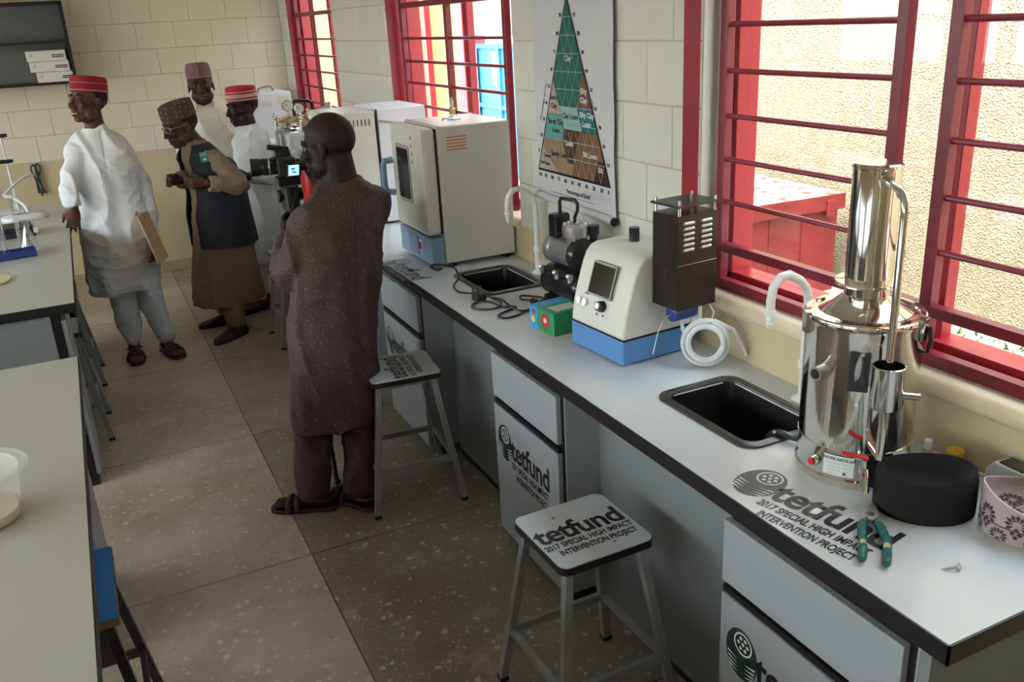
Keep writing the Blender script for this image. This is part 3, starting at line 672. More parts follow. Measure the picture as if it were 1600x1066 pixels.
# ---------------------------------------------------------------- small printed box
sb = thing('printed_carton', 'small blue and green printed carton beside the flame photometer', 'box', (1.47, 2.755, ZC), math.radians(6))
P = lambda n, mb, mt, pr=None, **k: obj(n, mb, mt, pr or sb, **k)
P('carton_body', bx(-.085, .06, -.10, .06, 0, .085), mat('green_print_card', (.03, .30, .12), .4, var=.3, vscale=14), bevel=.002)
P('blue_end_panel', bx(-.0855, .0605, .005, .0605, .0002, .0855), mat('blue_print_card', (.03, .30, .62), .4), bevel=.002)
P('red_rosette', MB().cyl((-.0858, -.045, .048), (-.0866, -.045, .048), .026, n=18), mat('rosette_red', (.5, .02, .03), .4))
P('rosette_centre', MB().cyl((-.0866, -.045, .048), (-.0872, -.045, .048), .010, n=12), mat('rosette_white', (.7, .6, .6), .4))
P('yellow_badge', MB().cyl((-.0858, .035, .035), (-.0866, .035, .035), .013, n=14), mat('badge_yellow', (.8, .55, .03), .4))
P('red_badge', MB().cyl((-.0858, .03, .065), (-.0866, .03, .065), .011, n=14), mat('rosette_red', (.5, .02, .03), .4))
P('top_print', bx(-.06, .04, -.08, -.02, .0852, .0858), mat('pale_print', (.55, .6, .55), .5))
# ---------------------------------------------------------------- flame photometer
ph = thing('flame_photometer', 'white flame photometer with screen on a blue base', 'lab instrument', (1.43, 2.41, ZC), math.radians(4.5))
P = lambda n, mb, mt, pr=None, **k: obj(n, mb, mt, pr or ph, **k)
pw = mat('ivory_moulding', (.66, .66, .62), .38)
P('base', bx(0, .285, -.148, .148, .006, .086), mat('blue_base_enamel', (.09, .25, .55), .35), bevel=.004)
P('gasket', bx(.002, .283, -.146, .146, .086, .091), edge)
prof = [(.0, .091), (.003, .12), (.010, .16), (.022, .205), (.038, .255), (.052, .295), (.066, .325), (.085, .345), (.11, .353), (.275, .353), (.285, .343), (.285, .091)]
body = MB(); poly_y(body, prof, -.147, .147); bo = P('housing', body, pw, bevel=.012, smooth=True)
# sloping front: direction from (.010,.16) to (.052,.295)
fd = V((.045, 0, .139)).normalized(); fn = V((-fd.z, 0, fd.x))
fc = V((.033, 0, .246)); 
P('screen_bezel', MB().prism(rrect(.128, .115, .006), .003, fc + V((0, .0, .01)) + fn * .004, (0, -1, 0), fd), mat('grey_bezel', (.28, .29, .27), .5), bo)
P('screen', MB().prism(rrect(.115, .10, .003), .003, fc + V((0, .0, .01)) + fn * .0055, (0, -1, 0), fd), dark_glass, bo)
P('film_edge', MB().tube([fc + fn * .01 + V((0, .05, -.042)), fc + fn * .011 + V((0, .03, -.04)), fc + fn * .012 + V((0, .01, -.047)), fc + fn * .011 + V((0, -.02, -.04)), fc + fn * .01 + V((0, -.05, -.044))], .0018, 6), mat('clear_film', (.7, .75, .76), .15), bo)
q = V((.012, -.02, .175))
P('dial_knob', MB().cyl(q, q + fn * .022, .02, .016, n=20), blk, bo, smooth=True); P('knob_cap', MB().cyl(q + fn * .021, q + fn * .024, .010, n=14), steel, bo)
q = V((.012, .085, .168)); P('power_key', MB().cyl(q + V((0, .018, 0)), q + V((0, .018, 0)) + fn * .012, .012, n=14).cyl(q - V((0, .014, 0)), q - V((0, .014, 0)) + fn * .012, .012, n=14), steel, bo, smooth=True)
for k, (yy, zz, l) in enumerate(((.075, .197, .02), (-.01, .205, .018), (.0, .145, .008), (-.035, .147, .008))):
    P('front_print', MB().obox(V((.022 if zz > .19 else .006, yy, zz)) + fn * .004, (0, l / 2, 0), fd * .003, fn * .0004), ink, bo)
P('top_knob', MB().cyl((.20, .05, .35), (.20, .05, .40), .018, n=16), blk, bo, smooth=True)
bu = P('burner_housing', bx(.115, .27, -.275, -.152, .20, .50), mat('bronze_black_metal', (.035, .028, .024), .32, .6), bo, bevel=.002)
P('heat_plate', bx(.11, .275, -.28, -.147, .525, .532), mat('dark_plate', (.04, .04, .042), .35, .6), bu, bevel=.001)
for x in (.122, .263):
    for y in (-.268, -.16): P('standoff', MB().cyl((x, y, .498), (x, y, .545), .0055, n=10), chrome, bu, smooth=True)
P('seam', bx(.114, .271, -.2757, -.274, .345, .3465), steel, bu)
for cx in (.155, .225):
    for k in range(6):
        z = .392 + k * .0165
        P('louvre', MB().lathe([(.001, -.024), (.0055, -.019), (.0055, .019), (.001, .024)], (cx, -.2755, z), 10, (V((0, 1, 0)), V((0, 0, 1)), V((1, 0, 0)))), mat('louvre_metal', (.45, .46, .48), .3, .8), bu, smooth=True)
for k in range(6): P('louvre', bx(.1135, .1155, -.235, -.19, .388 + k * .0165, .394 + k * .0165), mat('dark_plate', (.04, .04, .042), .35, .6), bu)
P('latch_recess', bx(.1130, .1155, -.23, -.21, .28, .33), edge, bu)
P('mixing_chamber', MB().lathe([(.02, -.045), (.028, -.04), (.028, .04), (.02, .045)], (.19, -.205, .17), 18, (V((0, 1, 0)), V((0, 0, 1)), V((1, 0, 0)))).cyl((.19, -.205, .17), (.19, -.205, .215), .018, n=12), mat('cobalt_plastic', (.02, .06, .25), .3), bo, smooth=True)
P('drain_bracket', bx(.245, .262, -.225, -.19, .11, .21), mat('clear_white_plastic', (.75, .78, .78), .25), bo, bevel=.003)
P('capillary', MB().tube([(.145, -.21, .17), (.10, -.225, .165), (.07, -.235, .13), (.055, -.23, .06)], .0015, 6), mat('clear_film', (.7, .75, .76), .15), bo)
P('drain_tube', MB().tube([(.19, -.21, .135), (.19, -.215, .105), (.205, -.22, .09), (.235, -.22, .092), (.25, -.215, .12)], .006, 8), mat('milky_tube', (.66, .70, .70), .3), bo, smooth=True)
# coil of tubing
cl = thing('tubing_coil', 'coil of milky plastic tubing beside the flame photometer', 'tubing', (1.665, 2.13, ZC))
cn = V((-.55, -.80, .18)).normalized(); cxv = V((-cn.y, cn.x, 0)).normalized(); cyv = cn.cross(cxv)
if cyv.z < 0: cyv = -cyv
mb = MB(); pts = []
for k in range(5 * 40):
    t = k / 40; r_ = .072 - .005 * ((k // 40) % 5) ; a = 2 * math.pi * t; off = .010 * math.sin(t * 2.1) + (.006 * ((k // 40) - 2))
    pts.append(V((0, 0, .083)) + (cxv * math.cos(a) + cyv * math.sin(a)) * r_ + cn * off)
obj('coil', MB().tube(pts, .0065, 8), MATS['milky_tube'], cl, smooth=True)
obj('free_end', MB().tube([V((0, 0, .083)) + cyv * .07 + cn * .02, V((.035, .0, .15)), V((.085, -.03, .12)), V((.115, -.05, .05)), V((.12, -.055, .03))], .006, 8), MATS['milky_tube'], cl, smooth=True)
obj('thin_end', MB().tube([V((.02, .0, .15)), V((.03, 0, .18)), V((.02, .01, .205))], .0022, 6), MATS['milky_tube'], cl, smooth=True)
# ---------------------------------------------------------------- black mains cables and plug
cab = mat('black_cable', (.012, .012, .013), .45); zz = ZC + .005
def smoothpath(p, n=8):
    p = [V(q) for q in p]; out = []
    for i in range(len(p) - 1):
        a, b, c, d = p[max(i - 1, 0)], p[i], p[i + 1], p[min(i + 2, len(p) - 1)]
        for k in range(n):
            t = k / n; out.append(.5 * ((2 * b) + (c - a) * t + (2 * a - 5 * b + 4 * c - d) * t * t + (3 * b - a - 3 * c + d) * t ** 3))
    return out + [p[-1]]
c1 = thing('mains_cable', 'black mains cable looping from the drying oven to its plug', 'cable', (1.35, 3.5, ZC))
obj('cord', MB().tube(smoothpath([(1.40, 3.75, zz), (1.37, 3.74, zz), (1.335, 3.72, zz + .03), (1.36, 3.66, zz + .045), (1.41, 3.62, zz + .03), (1.40, 3.55, zz), (1.34, 3.46, zz), (1.32, 3.36, zz), (1.345, 3.26, zz + .012)]), .0042, 8), cab, c1, world=True, smooth=True)
obj('plug', MB().prism(rrect(.05, .055, .012), .03, (1.352, 3.215, ZC + .001)), cab, c1, world=True, bevel=.004)
for q in ((1.335, 3.235), (1.368, 3.235), (1.352, 3.195)): obj('plug_pin', MB().box(q[0] - .004, q[0] + .004, q[1] - .003, q[1] + .003, ZC + .03, ZC + .05), mat('brass', (.45, .32, .14), .35, 1.), c1, world=True)
c2 = thing('mains_cable', 'black tangled mains cable in front of the air compressor', 'cable', (1.4, 3.1, ZC))
obj('cord', MB().tube(smoothpath([(1.40, 3.195, zz), (1.40, 3.10, zz + .004), (1.355, 3.06, zz), (1.30, 3.08, zz), (1.285, 3.13, zz), (1.315, 3.17, zz), (1.36, 3.13, zz + .006), (1.385, 3.06, zz), (1.42, 3.04, zz), (1.425, 3.02, zz), (1.37, 3.0, zz), (1.325, 2.97, zz), (1.33, 2.93, zz), (1.38, 2.93, zz), (1.44, 2.96, zz), (1.50, 3.0, zz), (1.54, 3.02, zz + .01)]), .0042, 8), cab, c2, world=True, smooth=True)
obj('cord', MB().tube(smoothpath([(1.37, 3.2, zz + .012), (1.41, 3.13, zz + .01), (1.40, 3.03, zz + .012), (1.42, 2.98, zz), (1.47, 2.97, zz), (1.52, 3.02, zz + .012), (1.48, 3.07, zz + .01), (1.50, 3.12, zz + .01), (1.56, 3.10, zz), (1.55, 3.02, zz + .015), (1.50, 2.97, zz + .01)]), .0042, 8), cab, c2, world=True, smooth=True)
for s in (-.01, .01): obj('cable_tie', MB().ball((1.505, 3.02 + s, ZC + .016), (.014, .008, .012), 8), cab, c2, world=True)
# ---------------------------------------------------------------- water distiller
DX, DY = 1.57, 1.42
di = thing('water_distiller', 'polished stainless steel water distiller with tall condenser column', 'distiller', (DX, DY, ZC))
P = lambda n, mb, mt, pr=None, **k: obj(n, mb, mt, pr or di, **k)
ss = mat('polished_stainless', (.70, .67, .62), .09, 1., bump=.02, bscale=8)
def sfc(ang, r): return V((r * math.cos(ang), r * math.sin(ang), 0))
P('base_ring', MB().lathe([(.133, 0), (.136, .004), (.136, .02), (.132, .024), (.130, .09), (.133, .095)], n=64), ss, smooth=True)
for k in range(10): 
    a = 2 * math.pi * k / 10; P('rivet', MB().ball(sfc(a, .1315) + V((0, 0, .038)), .004, 6), edge)
ta = P('boiler_tank', MB().lathe([(.131, .092), (.131, .385), (.134, .392), (.1355, .398), (.134, .404), (.128, .408)], n=64), ss, smooth=True)
P('tank_lid', MB().lathe([(.133, .400), (.130, .408), (.118, .410), (.114, .404), (.10, .410), (.075, .425), (.058, .44), (.052, .445)], n=64), ss, smooth=True)
P('neck', MB().lathe([(.052, .436), (.054, .442), (.050, .446), (.050, .474)], n=48), ss, smooth=True)
P('flange', MB().lathe([(.05, .470), (.072, .472), (.074, .475), (.072, .479), (.05, .481)], n=48), ss, smooth=True)
co_ = P('condenser_column', MB().lathe([(.051, .478), (.052, .49), (.052, .735), (.0545, .738), (.0545, .744), (.050, .747), (.02, .744)], n=48), ss, smooth=True)
fa = math.atan2(-DY, -DX)          # towards the room's near left
oa = math.radians(-120)                      # outlet side (towards the near end of the bench)
q = sfc(oa, .052) + V((0, 0, .715)); ou = sfc(oa, 1)
P('outlet_elbow', MB().cyl(q - ou * .004, q + ou * .018, .012, n=12).cyl(q + ou * .008, q + ou * .014, .016, n=6), ss, co_, smooth=True)
pp = smoothpath([q, q + ou * .07, q + ou * .115 + V((0, 0, -.006)), q + ou * .135 + V((0, 0, -.028)), q + ou * .138 + V((0, 0, -.08)), sfc(oa, .19) + V((0, 0, .5)), sfc(oa, .19) + V((0, 0, .30))])
P('condensate_pipe', MB().tube(pp, .0085, 12), ss, smooth=True)
cc = sfc(oa, .190) + V((0, 0, .075))
cu = P('overflow_cup', MB().lathe([(.030, .165), (.0335, .17), (.0335, .262), (.0355, .265), (.032, .266), (.031, .175), (.02, .172)], cc, 32, caps=False), ss, smooth=True)
P('cup_stem', MB().cyl(cc + V((0, 0, .04)), cc + V((0, 0, .168)), .011, n=14), ss, cu, smooth=True)
tg = V((-math.sin(oa), math.cos(oa), 0))
P('overflow_spout', MB().cyl(cc + tg * .03 + V((0, 0, .195)), cc + tg * .07 + V((0, 0, .19)), .008, n=12), ss, cu, smooth=True)
P('return_pipe', MB().cyl(sfc(oa, .125) + V((0, 0, .12)), sfc(oa, .19) + V((0, 0, .12)), .011, n=12), ss, cu, smooth=True)
P('tank_bracket', MB().beam(sfc(oa, .128) + V((0, 0, .27)), sfc(oa, .16) + V((0, 0, .27)), .02, .008), ss, cu)
tp = sfc(math.radians(-129), .128) + V((0, 0, .075)); td = sfc(math.radians(-129), 1)
tap = P('drain_tap', MB().cyl(tp, tp + td * .06, .008, n=12).tube([tp + td * .05, tp + td * .075 + V((0, 0, -.004)), tp + td * .08 + V((0, 0, -.035))], .011, 10).cyl(tp + td * .05, tp + td * .05 + V((0, 0, .03)), .007, n=10), chrome, smooth=True)
tt = V((-td.y, td.x, 0)); P('tap_lever', MB().beam(tp + td * .05 + V((0, 0, .034)) + tt * .008, tp + td * .05 + V((0, 0, .045)) - tt * .05, .014, .006), mat('lever_red', (.60, .01, .02), .35), tap, bevel=.002)
pa = fa - .22
np_ = MB(); lab = MB()
for k in range(9):
    a = pa - .27 + .54 * k / 8; np_.v += [sfc(a, .1322) + V((0, 0, .030)), sfc(a, .1322) + V((0, 0, .082))]
np_.f = [(2 * k, 2 * k + 2, 2 * k + 3, 2 * k + 1) for k in range(8)]
pt = P('rating_plate', np_, mat('plate_pale', (.66, .70, .68), .35))
X_ = V((-math.sin(pa), math.cos(pa), 0))
tm = MB(); text_mb(tm, 'WATER DISTILLER', .010, V((0, 0, 0)), (1, 0, 0), (0, 1, 0), align='CENTER', bold=.0003)
for k in range(4): text_mb(tm, '------ -- -----', .010, V((0, -.010 - k * .009, 0)), (1, 0, 0), (0, 1, 0), align='CENTER')
for i, p in enumerate(tm.v):
    a = pa + p.x / .1325; tm.v[i] = sfc(a, .1328) + V((0, 0, .070 + p.y))
P('plate_print', tm, ink, pt)
rb = sfc(fa - .64, .132) + V((0, 0, .055)); rd = sfc(fa - .64, 1)
P('cable_gland', MB().cyl(rb, rb + rd * .016, .012, n=14), chrome, smooth=True); P('red_button', MB().cyl(rb + rd * .014, rb + rd * .02, .008, n=12), mat('lever_red', (.60, .01, .02), .35))
wi = sfc(fa - .62, .132) + V((0, 0, .285)); wd = sfc(fa - .62, 1)
wp_ = P('water_inlet', MB().cyl(wi - wd * .01, wi + wd * .03, .017, n=18), mat('satin_steel', (.5, .5, .5), .35, 1.), smooth=True)
P('inlet_bore', MB().cyl(wi + wd * .029, wi + wd * .0305, .012, n=16), edge, wp_)
ca = fa + 2.0
for a in (fa + 1.15, fa - 1.15):
    c_ = sfc(a, .136) + V((0, 0, .385)); P('lid_clip', MB().obox(c_, sfc(a, 1) * .006, V((-math.sin(a), math.cos(a), 0)) * .012, (0, 0, .025)).tube([c_ + V((0, 0, .02)), c_ + sfc(a, .012) + V((0, 0, .03)), c_ + sfc(a, -.008) + V((0, 0, .032))], .0025, 6), chrome)
P('side_handle', MB().tube([sfc(fa + 1.25, .13) + V((0, 0, .33)), sfc(fa + 1.25, .145) + V((0, 0, .33)), sfc(fa + 1.25, .15) + V((0, 0, .36)), sfc(fa + 1.25, .145) + V((0, 0, .39))], .005, 8), edge)
def film_mat():
    if 'bag_film' in MATS: return MATS['bag_film']
    mt = mat('bag_film', (.75, .78, .80), .12, bump=.8, bscale=45); nt = mt.node_tree; b_ = nt.nodes['Principled BSDF']; t_ = N(nt, 'ShaderNodeBsdfTransparent'); mx = N(nt, 'ShaderNodeMixShader'); mx.inputs[0].default_value = .30
    nt.links.new(t_.outputs[0], mx.inputs[1]); nt.links.new(b_.outputs[0], mx.inputs[2]); nt.links.new(mx.outputs[0], nt.nodes['Material Output'].inputs[0]); return mt
# bag with black part taped to distiller
bgm = MB(); a0 = fa + .02; nz_ = 9; nx_ = 9; rows = []
for i in range(nz_):
    v_ = i / (nz_ - 1); wdt = .50 * (1 - .62 * v_ ** 1.4) * (.75 + .25 * math.cos(v_ * 2)); row = []
    for j in range(nx_):
        u = j / (nx_ - 1) - .5; a = a0 + u * wdt + .05 * (.5 - v_); bulge = .014 * math.sin(math.pi * v_) * math.cos(math.pi * u) + .004 * math.sin(9 * u + 7 * v_)
        row.append(sfc(a, .137 + bulge) + V((0, 0, .392 - .175 * v_)))
    rows.append(row)
bag = thing('plastic_bag', 'clear plastic bag with a dark part taped to the distiller', 'plastic bag', (DX, DY, ZC))
bgm.add([p for r in rows for p in r] + [p - sfc(a0, .004) * 0 - p.normalized() * .003 for r in rows for p in r], [])
n_ = nx_
for i in range(nz_ - 1):
    for j in range(nx_ - 1):
        k = i * n_ + j; bgm.f.append((k, k + 1, k + n_ + 1, k + n_)); kk = k + nz_ * nx_; bgm.f.append((kk, kk + n_, kk + n_ + 1, kk + 1))
obj('film', bgm, film_mat(), bag, smooth=True)
inner = MB(); 
inner.obox(sfc(a0 - .03, .143) + V((0, 0, .305)), sfc(a0, .006), V((-math.sin(a0), math.cos(a0), 0)) * .022, (0, 0, .048)); inner.cyl(sfc(a0 + .05, .145) + V((0, 0, .27)), sfc(a0 + .03, .145) + V((0, 0, .345)), .008, n=10)
obj('dark_part', inner, mat('dark_slate_plastic', (.02, .026, .032), .4), bag, bevel=.003)
# cable going into the sink
sc_ = thing('sink_cable', 'black cable hanging in the sink beside the distiller', 'cable', (1.5, 1.75, .80))
obj('cord', MB().tube(smoothpath([(1.48, 1.68, .715), (1.45, 1.72, .83), (1.435, 1.77, .845), (1.43, 1.83, .82), (1.44, 1.86, .715)]), .006, 8), blk, sc_, world=True, smooth=True)
obj('bagged_cord', MB().tube(smoothpath([(1.55, 1.66, .715), (1.52, 1.665, .84), (1.512, 1.655, .90), (1.515, 1.62, .928), (1.53, 1.58, .925), (1.545, 1.552, .925)]), .009, 8), mat('wrapped_black', (.03, .03, .032), .12), sc_, world=True, smooth=True)
# ---------------------------------------------------------------- black cap, patterned cap, pliers, screw, bottles
fc_ = thing('fez_cap', 'plain black felt cap lying on the worktop beside the distiller', 'cap', (1.553, 1.192, ZC), math.radians(-38))
felt = mat('black_felt', (.016, .0145, .0145), .95, bump=.15, bscale=300, spec=.2)
fz = MB(); rg = []
for s_, z, tilt in ((.97, .0, 0), (.995, .004, 0), (1.0, .03, 0), (.985, .080, .0), (.95, .096, .004), (.90, .100, .006), (.84, .092, .006), (.70, .068, .005), (.45, .056, .003), (.12, .056, 0)):
    rg.append([V((.108 * s_ * math.cos(t), .086 * s_ * math.sin(t), z + tilt * math.cos(t) + (.003 * math.cos(2 * t) if z > .05 and s_ > .6 else 0) * 1)) for t in [2 * math.pi * k / 48 for k in range(48)]])
fz.loft(rg); obj('felt_body', fz, felt, fc_, smooth=True, ang=80)
def pattern_mat():
    mt = mat('embroidered_cotton', (.45, .36, .35), .85, bump=.3, bscale=250); nt = mt.node_tree; L = nt.links.new; b = nt.nodes['Principled BSDF']
    tc = N(nt, 'ShaderNodeTexCoord'); mp = N(nt, 'ShaderNodeMapping'); mp.inputs['Scale'].default_value = (1, 1, 1); L(tc.outputs['Object'], mp.inputs[0])
    vo = N(nt, 'ShaderNodeTexVoronoi'); vo.inputs['Scale'].default_value = 26; L(mp.outputs[0], vo.inputs['Vector'])
    sn = N(nt, 'ShaderNodeMath', operation='MULTIPLY'); sn.inputs[1].default_value = 38; L(vo.outputs['Distance'], sn.inputs[0])
    s2 = N(nt, 'ShaderNodeMath', operation='SINE'); L(sn.outputs[0], s2.inputs[0])
    rp = N(nt, 'ShaderNodeValToRGB'); e = rp.color_ramp.elements; e[0].position = .30; e[0].color = (.07, .03, .045, 1); e[1].position = .55; e[1].color = (.50, .40, .38, 1)
    L(s2.outputs[0], rp.inputs[0]); L(rp.outputs[0], b.inputs['Base Color']); return mt
pm = mat('cream_pink_cotton', (.36, .29, .285), .85, bump=.3, bscale=250)
pc = thing('patterned_cap', 'pink and maroon patterned cap at the right edge of the worktop', 'cap', (1.682, 1.0, ZC), math.radians(-40))
pcm = MB(); A_, B_ = .12, .095; NN = 56
def pcr(s_, z, lift): return [V((A_ * s_ * math.cos(t), B_ * s_ * math.sin(t), z + lift * (.5 + .5 * math.cos(2 * t)) ** 1.5)) for t in [2 * math.pi * k / NN for k in range(NN)]]
pcm.loft([pcr(.98, 0, 0), pcr(1.0, .003, 0), pcr(1.005, .045, 0), pcr(1.0, .075, .03), pcr(.985, .078, .03), pcr(.95, .06, .012), pcr(.80, .050, .0), pcr(.4, .046, 0), pcr(.05, .046, 0)])
obj('cap_body', pcm, pm, pc, smooth=True, ang=70)
mar = mat('maroon_embroidery', (.055, .022, .032), .85)
# embroidered motifs: palmettes on the band and the crown
def motif(fn_, s_):
    for k in range(9):
        a = math.radians(-120 + 30 * k); l = .019 * s_; w_ = .0030 * s_
        d = (math.cos(a), math.sin(a)); n2 = (-d[1], d[0])
        poly = [(d[0] * .005 * s_, d[1] * .005 * s_), (d[0] * l * .7 + n2[0] * w_, d[1] * l * .7 + n2[1] * w_), (d[0] * l, d[1] * l), (d[0] * l * .7 - n2[0] * w_, d[1] * l * .7 - n2[1] * w_)]
        fn_(poly)
    for q in ((-.008, 0), (-.015, .005), (-.015, -.005), (-.021, 0)):
        fn_([(s_ * (q[0] + .0042), s_ * q[1]), (s_ * q[0], s_ * (q[1] + .0042)), (s_ * (q[0] - .0042), s_ * q[1]), (s_ * q[0], s_ * (q[1] - .0042))])
mm = MB()
for row, zc_ in ((0, .016), (1, .052)):
    for k in range(10):
        t0 = 2 * math.pi * (k + .5 * row) / 10; s_ = 1.35 if row else 1.15
        def onband(poly):
            pts = []
            for u, v in poly:
                t = t0 + v / .108; z = zc_ + u * (1 if row else .8); z = min(max(z, .004), .076)
                pts.append(V((A_ * 1.012 * math.cos(t), B_ * 1.012 * math.sin(t), z)))
            mm.add(pts, [tuple(range(len(pts)))])
        motif(onband, s_)
for k in range(6):
    t0 = 2 * math.pi * k / 6 + .3; cxx, cyy = A_ * .58 * math.cos(t0), B_ * .58 * math.sin(t0)
    def ontop(poly):
        mm.add([V((cxx + u, cyy + v, .0515 + .012 * max(0, (math.hypot((cxx + u) / A_, (cyy + v) / B_) - .78) / .2))) for u, v in poly], [tuple(range(len(poly)))])
    motif(ontop, 1.35)
tag(obj('embroidery', mm, mar, pc), kind='stuff')
obj('band_seam', MB().tube([V((A_ * 1.008 * math.cos(t), B_ * 1.008 * math.sin(t), .037)) for t in [2 * math.pi * k / 48 for k in range(48)]], .0012, 6, True), mar, pc)
obj('rim_piping', MB().tube([p + V((0, 0, .001)) for p in pcr(.995, .076, .03)], .0016, 6, True), mat('pale_piping', (.62, .52, .50), .8), pc)
# pliers
pli = thing('combination_pliers', 'combination pliers with teal grips lying on the printed logo', 'pliers', (1.37, 1.155, ZC), 0)
teal = mat('teal_grip', (.008, .075, .07), .4, col2=(.012, .12, .105), vscale=40); tan = mat('tan_grip', (.46, .38, .22), .5)
def H(pts, r): return MB().tube(smoothpath(pts, 6), r, 10)
Wp = lambda x, y, z: (x - 1.37, y - 1.155, z)
jaw = MB().prism([(-.012, -.022), (.012, -.022), (.018, .0), (.012, .032), (.005, .05), (-.005, .05), (-.012, .032), (-.018, 0)], .013, Wp(1.408, 1.208, .006), (.62, -.78, 0), (.78, .62, 0))
obj('jaws', jaw, mat('dull_steel', (.40, .38, .34), .4, .4), pli, bevel=.003)
obj('pivot', MB().cyl(Wp(1.405, 1.206, .017), Wp(1.405, 1.206, .021), .009, n=14), steel, pli)
for pts, in (([(1.393, 1.203), (1.365, 1.19), (1.33, 1.155), (1.30, 1.125), (1.268, 1.099)],), ([(1.402, 1.19), (1.392, 1.165), (1.362, 1.12), (1.33, 1.09), (1.297, 1.062)],)):
    g = obj('grip', H([Wp(x, y, .0125) for x, y in pts], [.007] * 4 + [.0100] * 8 + [.0088] * 6 + [.0098] * 6 + [.008]), teal, pli, smooth=True)
    a, b = pts[-2], pts[-3]; obj('grip_inlay', H([Wp(a[0] + .006, a[1] + .005, .0155), Wp((a[0] + b[0]) / 2, (a[1] + b[1]) / 2,   .0168)], .0072), tan, g, smooth=True)
sw = thing('wood_screw', 'single small screw lying on the near corner of worktop', 'screw', (1.41, 1.0, ZC))
obj('head', MB().lathe([(.0015, 0), (.0075, .005), (.0075, .0065)], (.004, -.008, .0075), 12, (V((.5, .8, .2)).normalized(), V((-.1, -.2, .97)).normalized(), V((.85, -.5, .0)).normalized())), mat('dull_steel', (.40, .38, .34), .4, .4), sw, smooth=True)
obj('shank', MB().tube([(-.022, .006, .0025), (-.010, -.001, .004), (.005, -.009, .0075)], [.0008, .0026, .0026], 8), mat('dull_steel', (.40, .38, .34), .4, .4), sw, smooth=True)
bt = thing('reagent_jar', 'small jar with yellow lid behind the black cap', 'jar', (1.768, 1.285, ZC))
obj('jar_body', MB().lathe([(.016, 0), (.018, .003), (.018, .03), (.015, .034)], n=20), glass('clear_jar', (.85, .88, .86), .2), bt, smooth=True)
obj('jar_lid', MB().lathe([(.02, .03), (.021, .034), (.021, .044), (.018, .047)], n=20), mat('yellow_lid', (.75, .46, .02), .4), bt, smooth=True)
sv = thing('glass_vial', 'small clear vial with white cap behind the black cap', 'vial', (1.745, 1.345, ZC))
obj('vial_body', MB().lathe([(.011, 0), (.012, .003), (.012, .028), (.009, .032)], n=16), glass('clear_jar'), sv, smooth=True); obj('vial_cap', MB().lathe([(.010, .03), (.011, .033), (.010, .052), (.008, .054)], n=16), mat('white_plastic', (.75, .76, .75), .4), sv, smooth=True)
st = thing('stir_rod', 'thin white rod lying beside the yellow lidded jar', 'rod', (1.775, 1.235, ZC))
obj('rod', MB().tube([(.005, .04, .0035), (.008, 0, .0035), (.012, -.045, .0035)], .003, 8), mat('white_plastic', (.75, .76, .75), .4), st, smooth=True)
bgs = thing('plastic_bag', 'small clear bag with yellow parts behind the distiller', 'plastic bag', (1.73, 1.41, ZC))
cb = MB().ball((0, 0, .022), (.028, .035, .022), 12); cb.v = [p + V((random.uniform(-1, 1), random.uniform(-1, 1), random.uniform(-.3, 1))) * .005 for p in cb.v]
obj('film', cb, film_mat(), bgs); obj('yellow_part', MB().cyl((0, -.01, .006), (.005, .012, .02), .007, n=10), mat('yellow_lid', (.75, .46, .02), .4), bgs, smooth=True)
wbx = thing('white_device', 'white device corner at the right edge behind the patterned cap', 'lab equipment', (1.762, 1.185, ZC), math.radians(-3))
obj('device_body', MB().prism([(0, 0), (.11, 0), (.11, .075), (.02, .075), (0, .05)], .05, (.03, -.0, 0), (0, -1, 0), (0, 0, 1)), enamel2, wbx, bevel=.004)
obj('device_screen', MB().obox((.005, -.06, .0765), (.02, 0, 0), (0, .03, 0), (0, 0, .002)), dark_glass, wbx)
# ---------------------------------------------------------------- soil texture poster
po = thing('soil_poster', 'hanging soil texture triangle poster with coloured classes', 'poster', (1.772, 3.14, 1.27))
Y0, Y1 = 3.455, 2.832
sheet = MB(); rows = []
def sx_(z): return 1.772 + max(0, 1.34 - z) * .06
for k in range(17):
    z = 1.245 + k * (2.62 - 1.245) / 16; rows.append([V((sx_(z), Y0 + .002 * math.sin(k), z)), V((sx_(z), Y1 - .003 * math.sin(k * 1.7), z)), V((sx_(z) + .002, Y1 - .003 * math.sin(k * 1.7), z)), V((sx_(z) + .002, Y0 + .002 * math.sin(k), z))])
sheet.loft(rows); P = lambda n, mb, mt, pr=None, **k: obj(n, mb, mt, pr or po, world=True, **k)
sh = P('sheet', sheet, mat('poster_paper', (.56, .57, .60), .35, var=.03), smooth=True)
P('bottom_roll', MB().cyl((1.766, Y0, 1.262), (1.766, Y1, 1.245), .017, n=16), mat('poster_paper', (.56, .57, .60), .35), smooth=True)
P('roll_end', MB().cyl((1.766, Y1 - .012, 1.2446), (1.766, Y1 + .001, 1.245), .016, n=14), edge)
TL, TR, TA = (3.437, 1.378), (2.868, 1.378), (3.160, 2.055)
def tp_(sand, silt, clay, lift):
    t = sand + silt + clay; y = (TL[0] * sand + TR[0] * silt + TA[0] * clay) / t; z = (TL[1] * sand + TR[1] * silt + TA[1] * clay) / t
    return V((sx_(z) - lift, y, z))
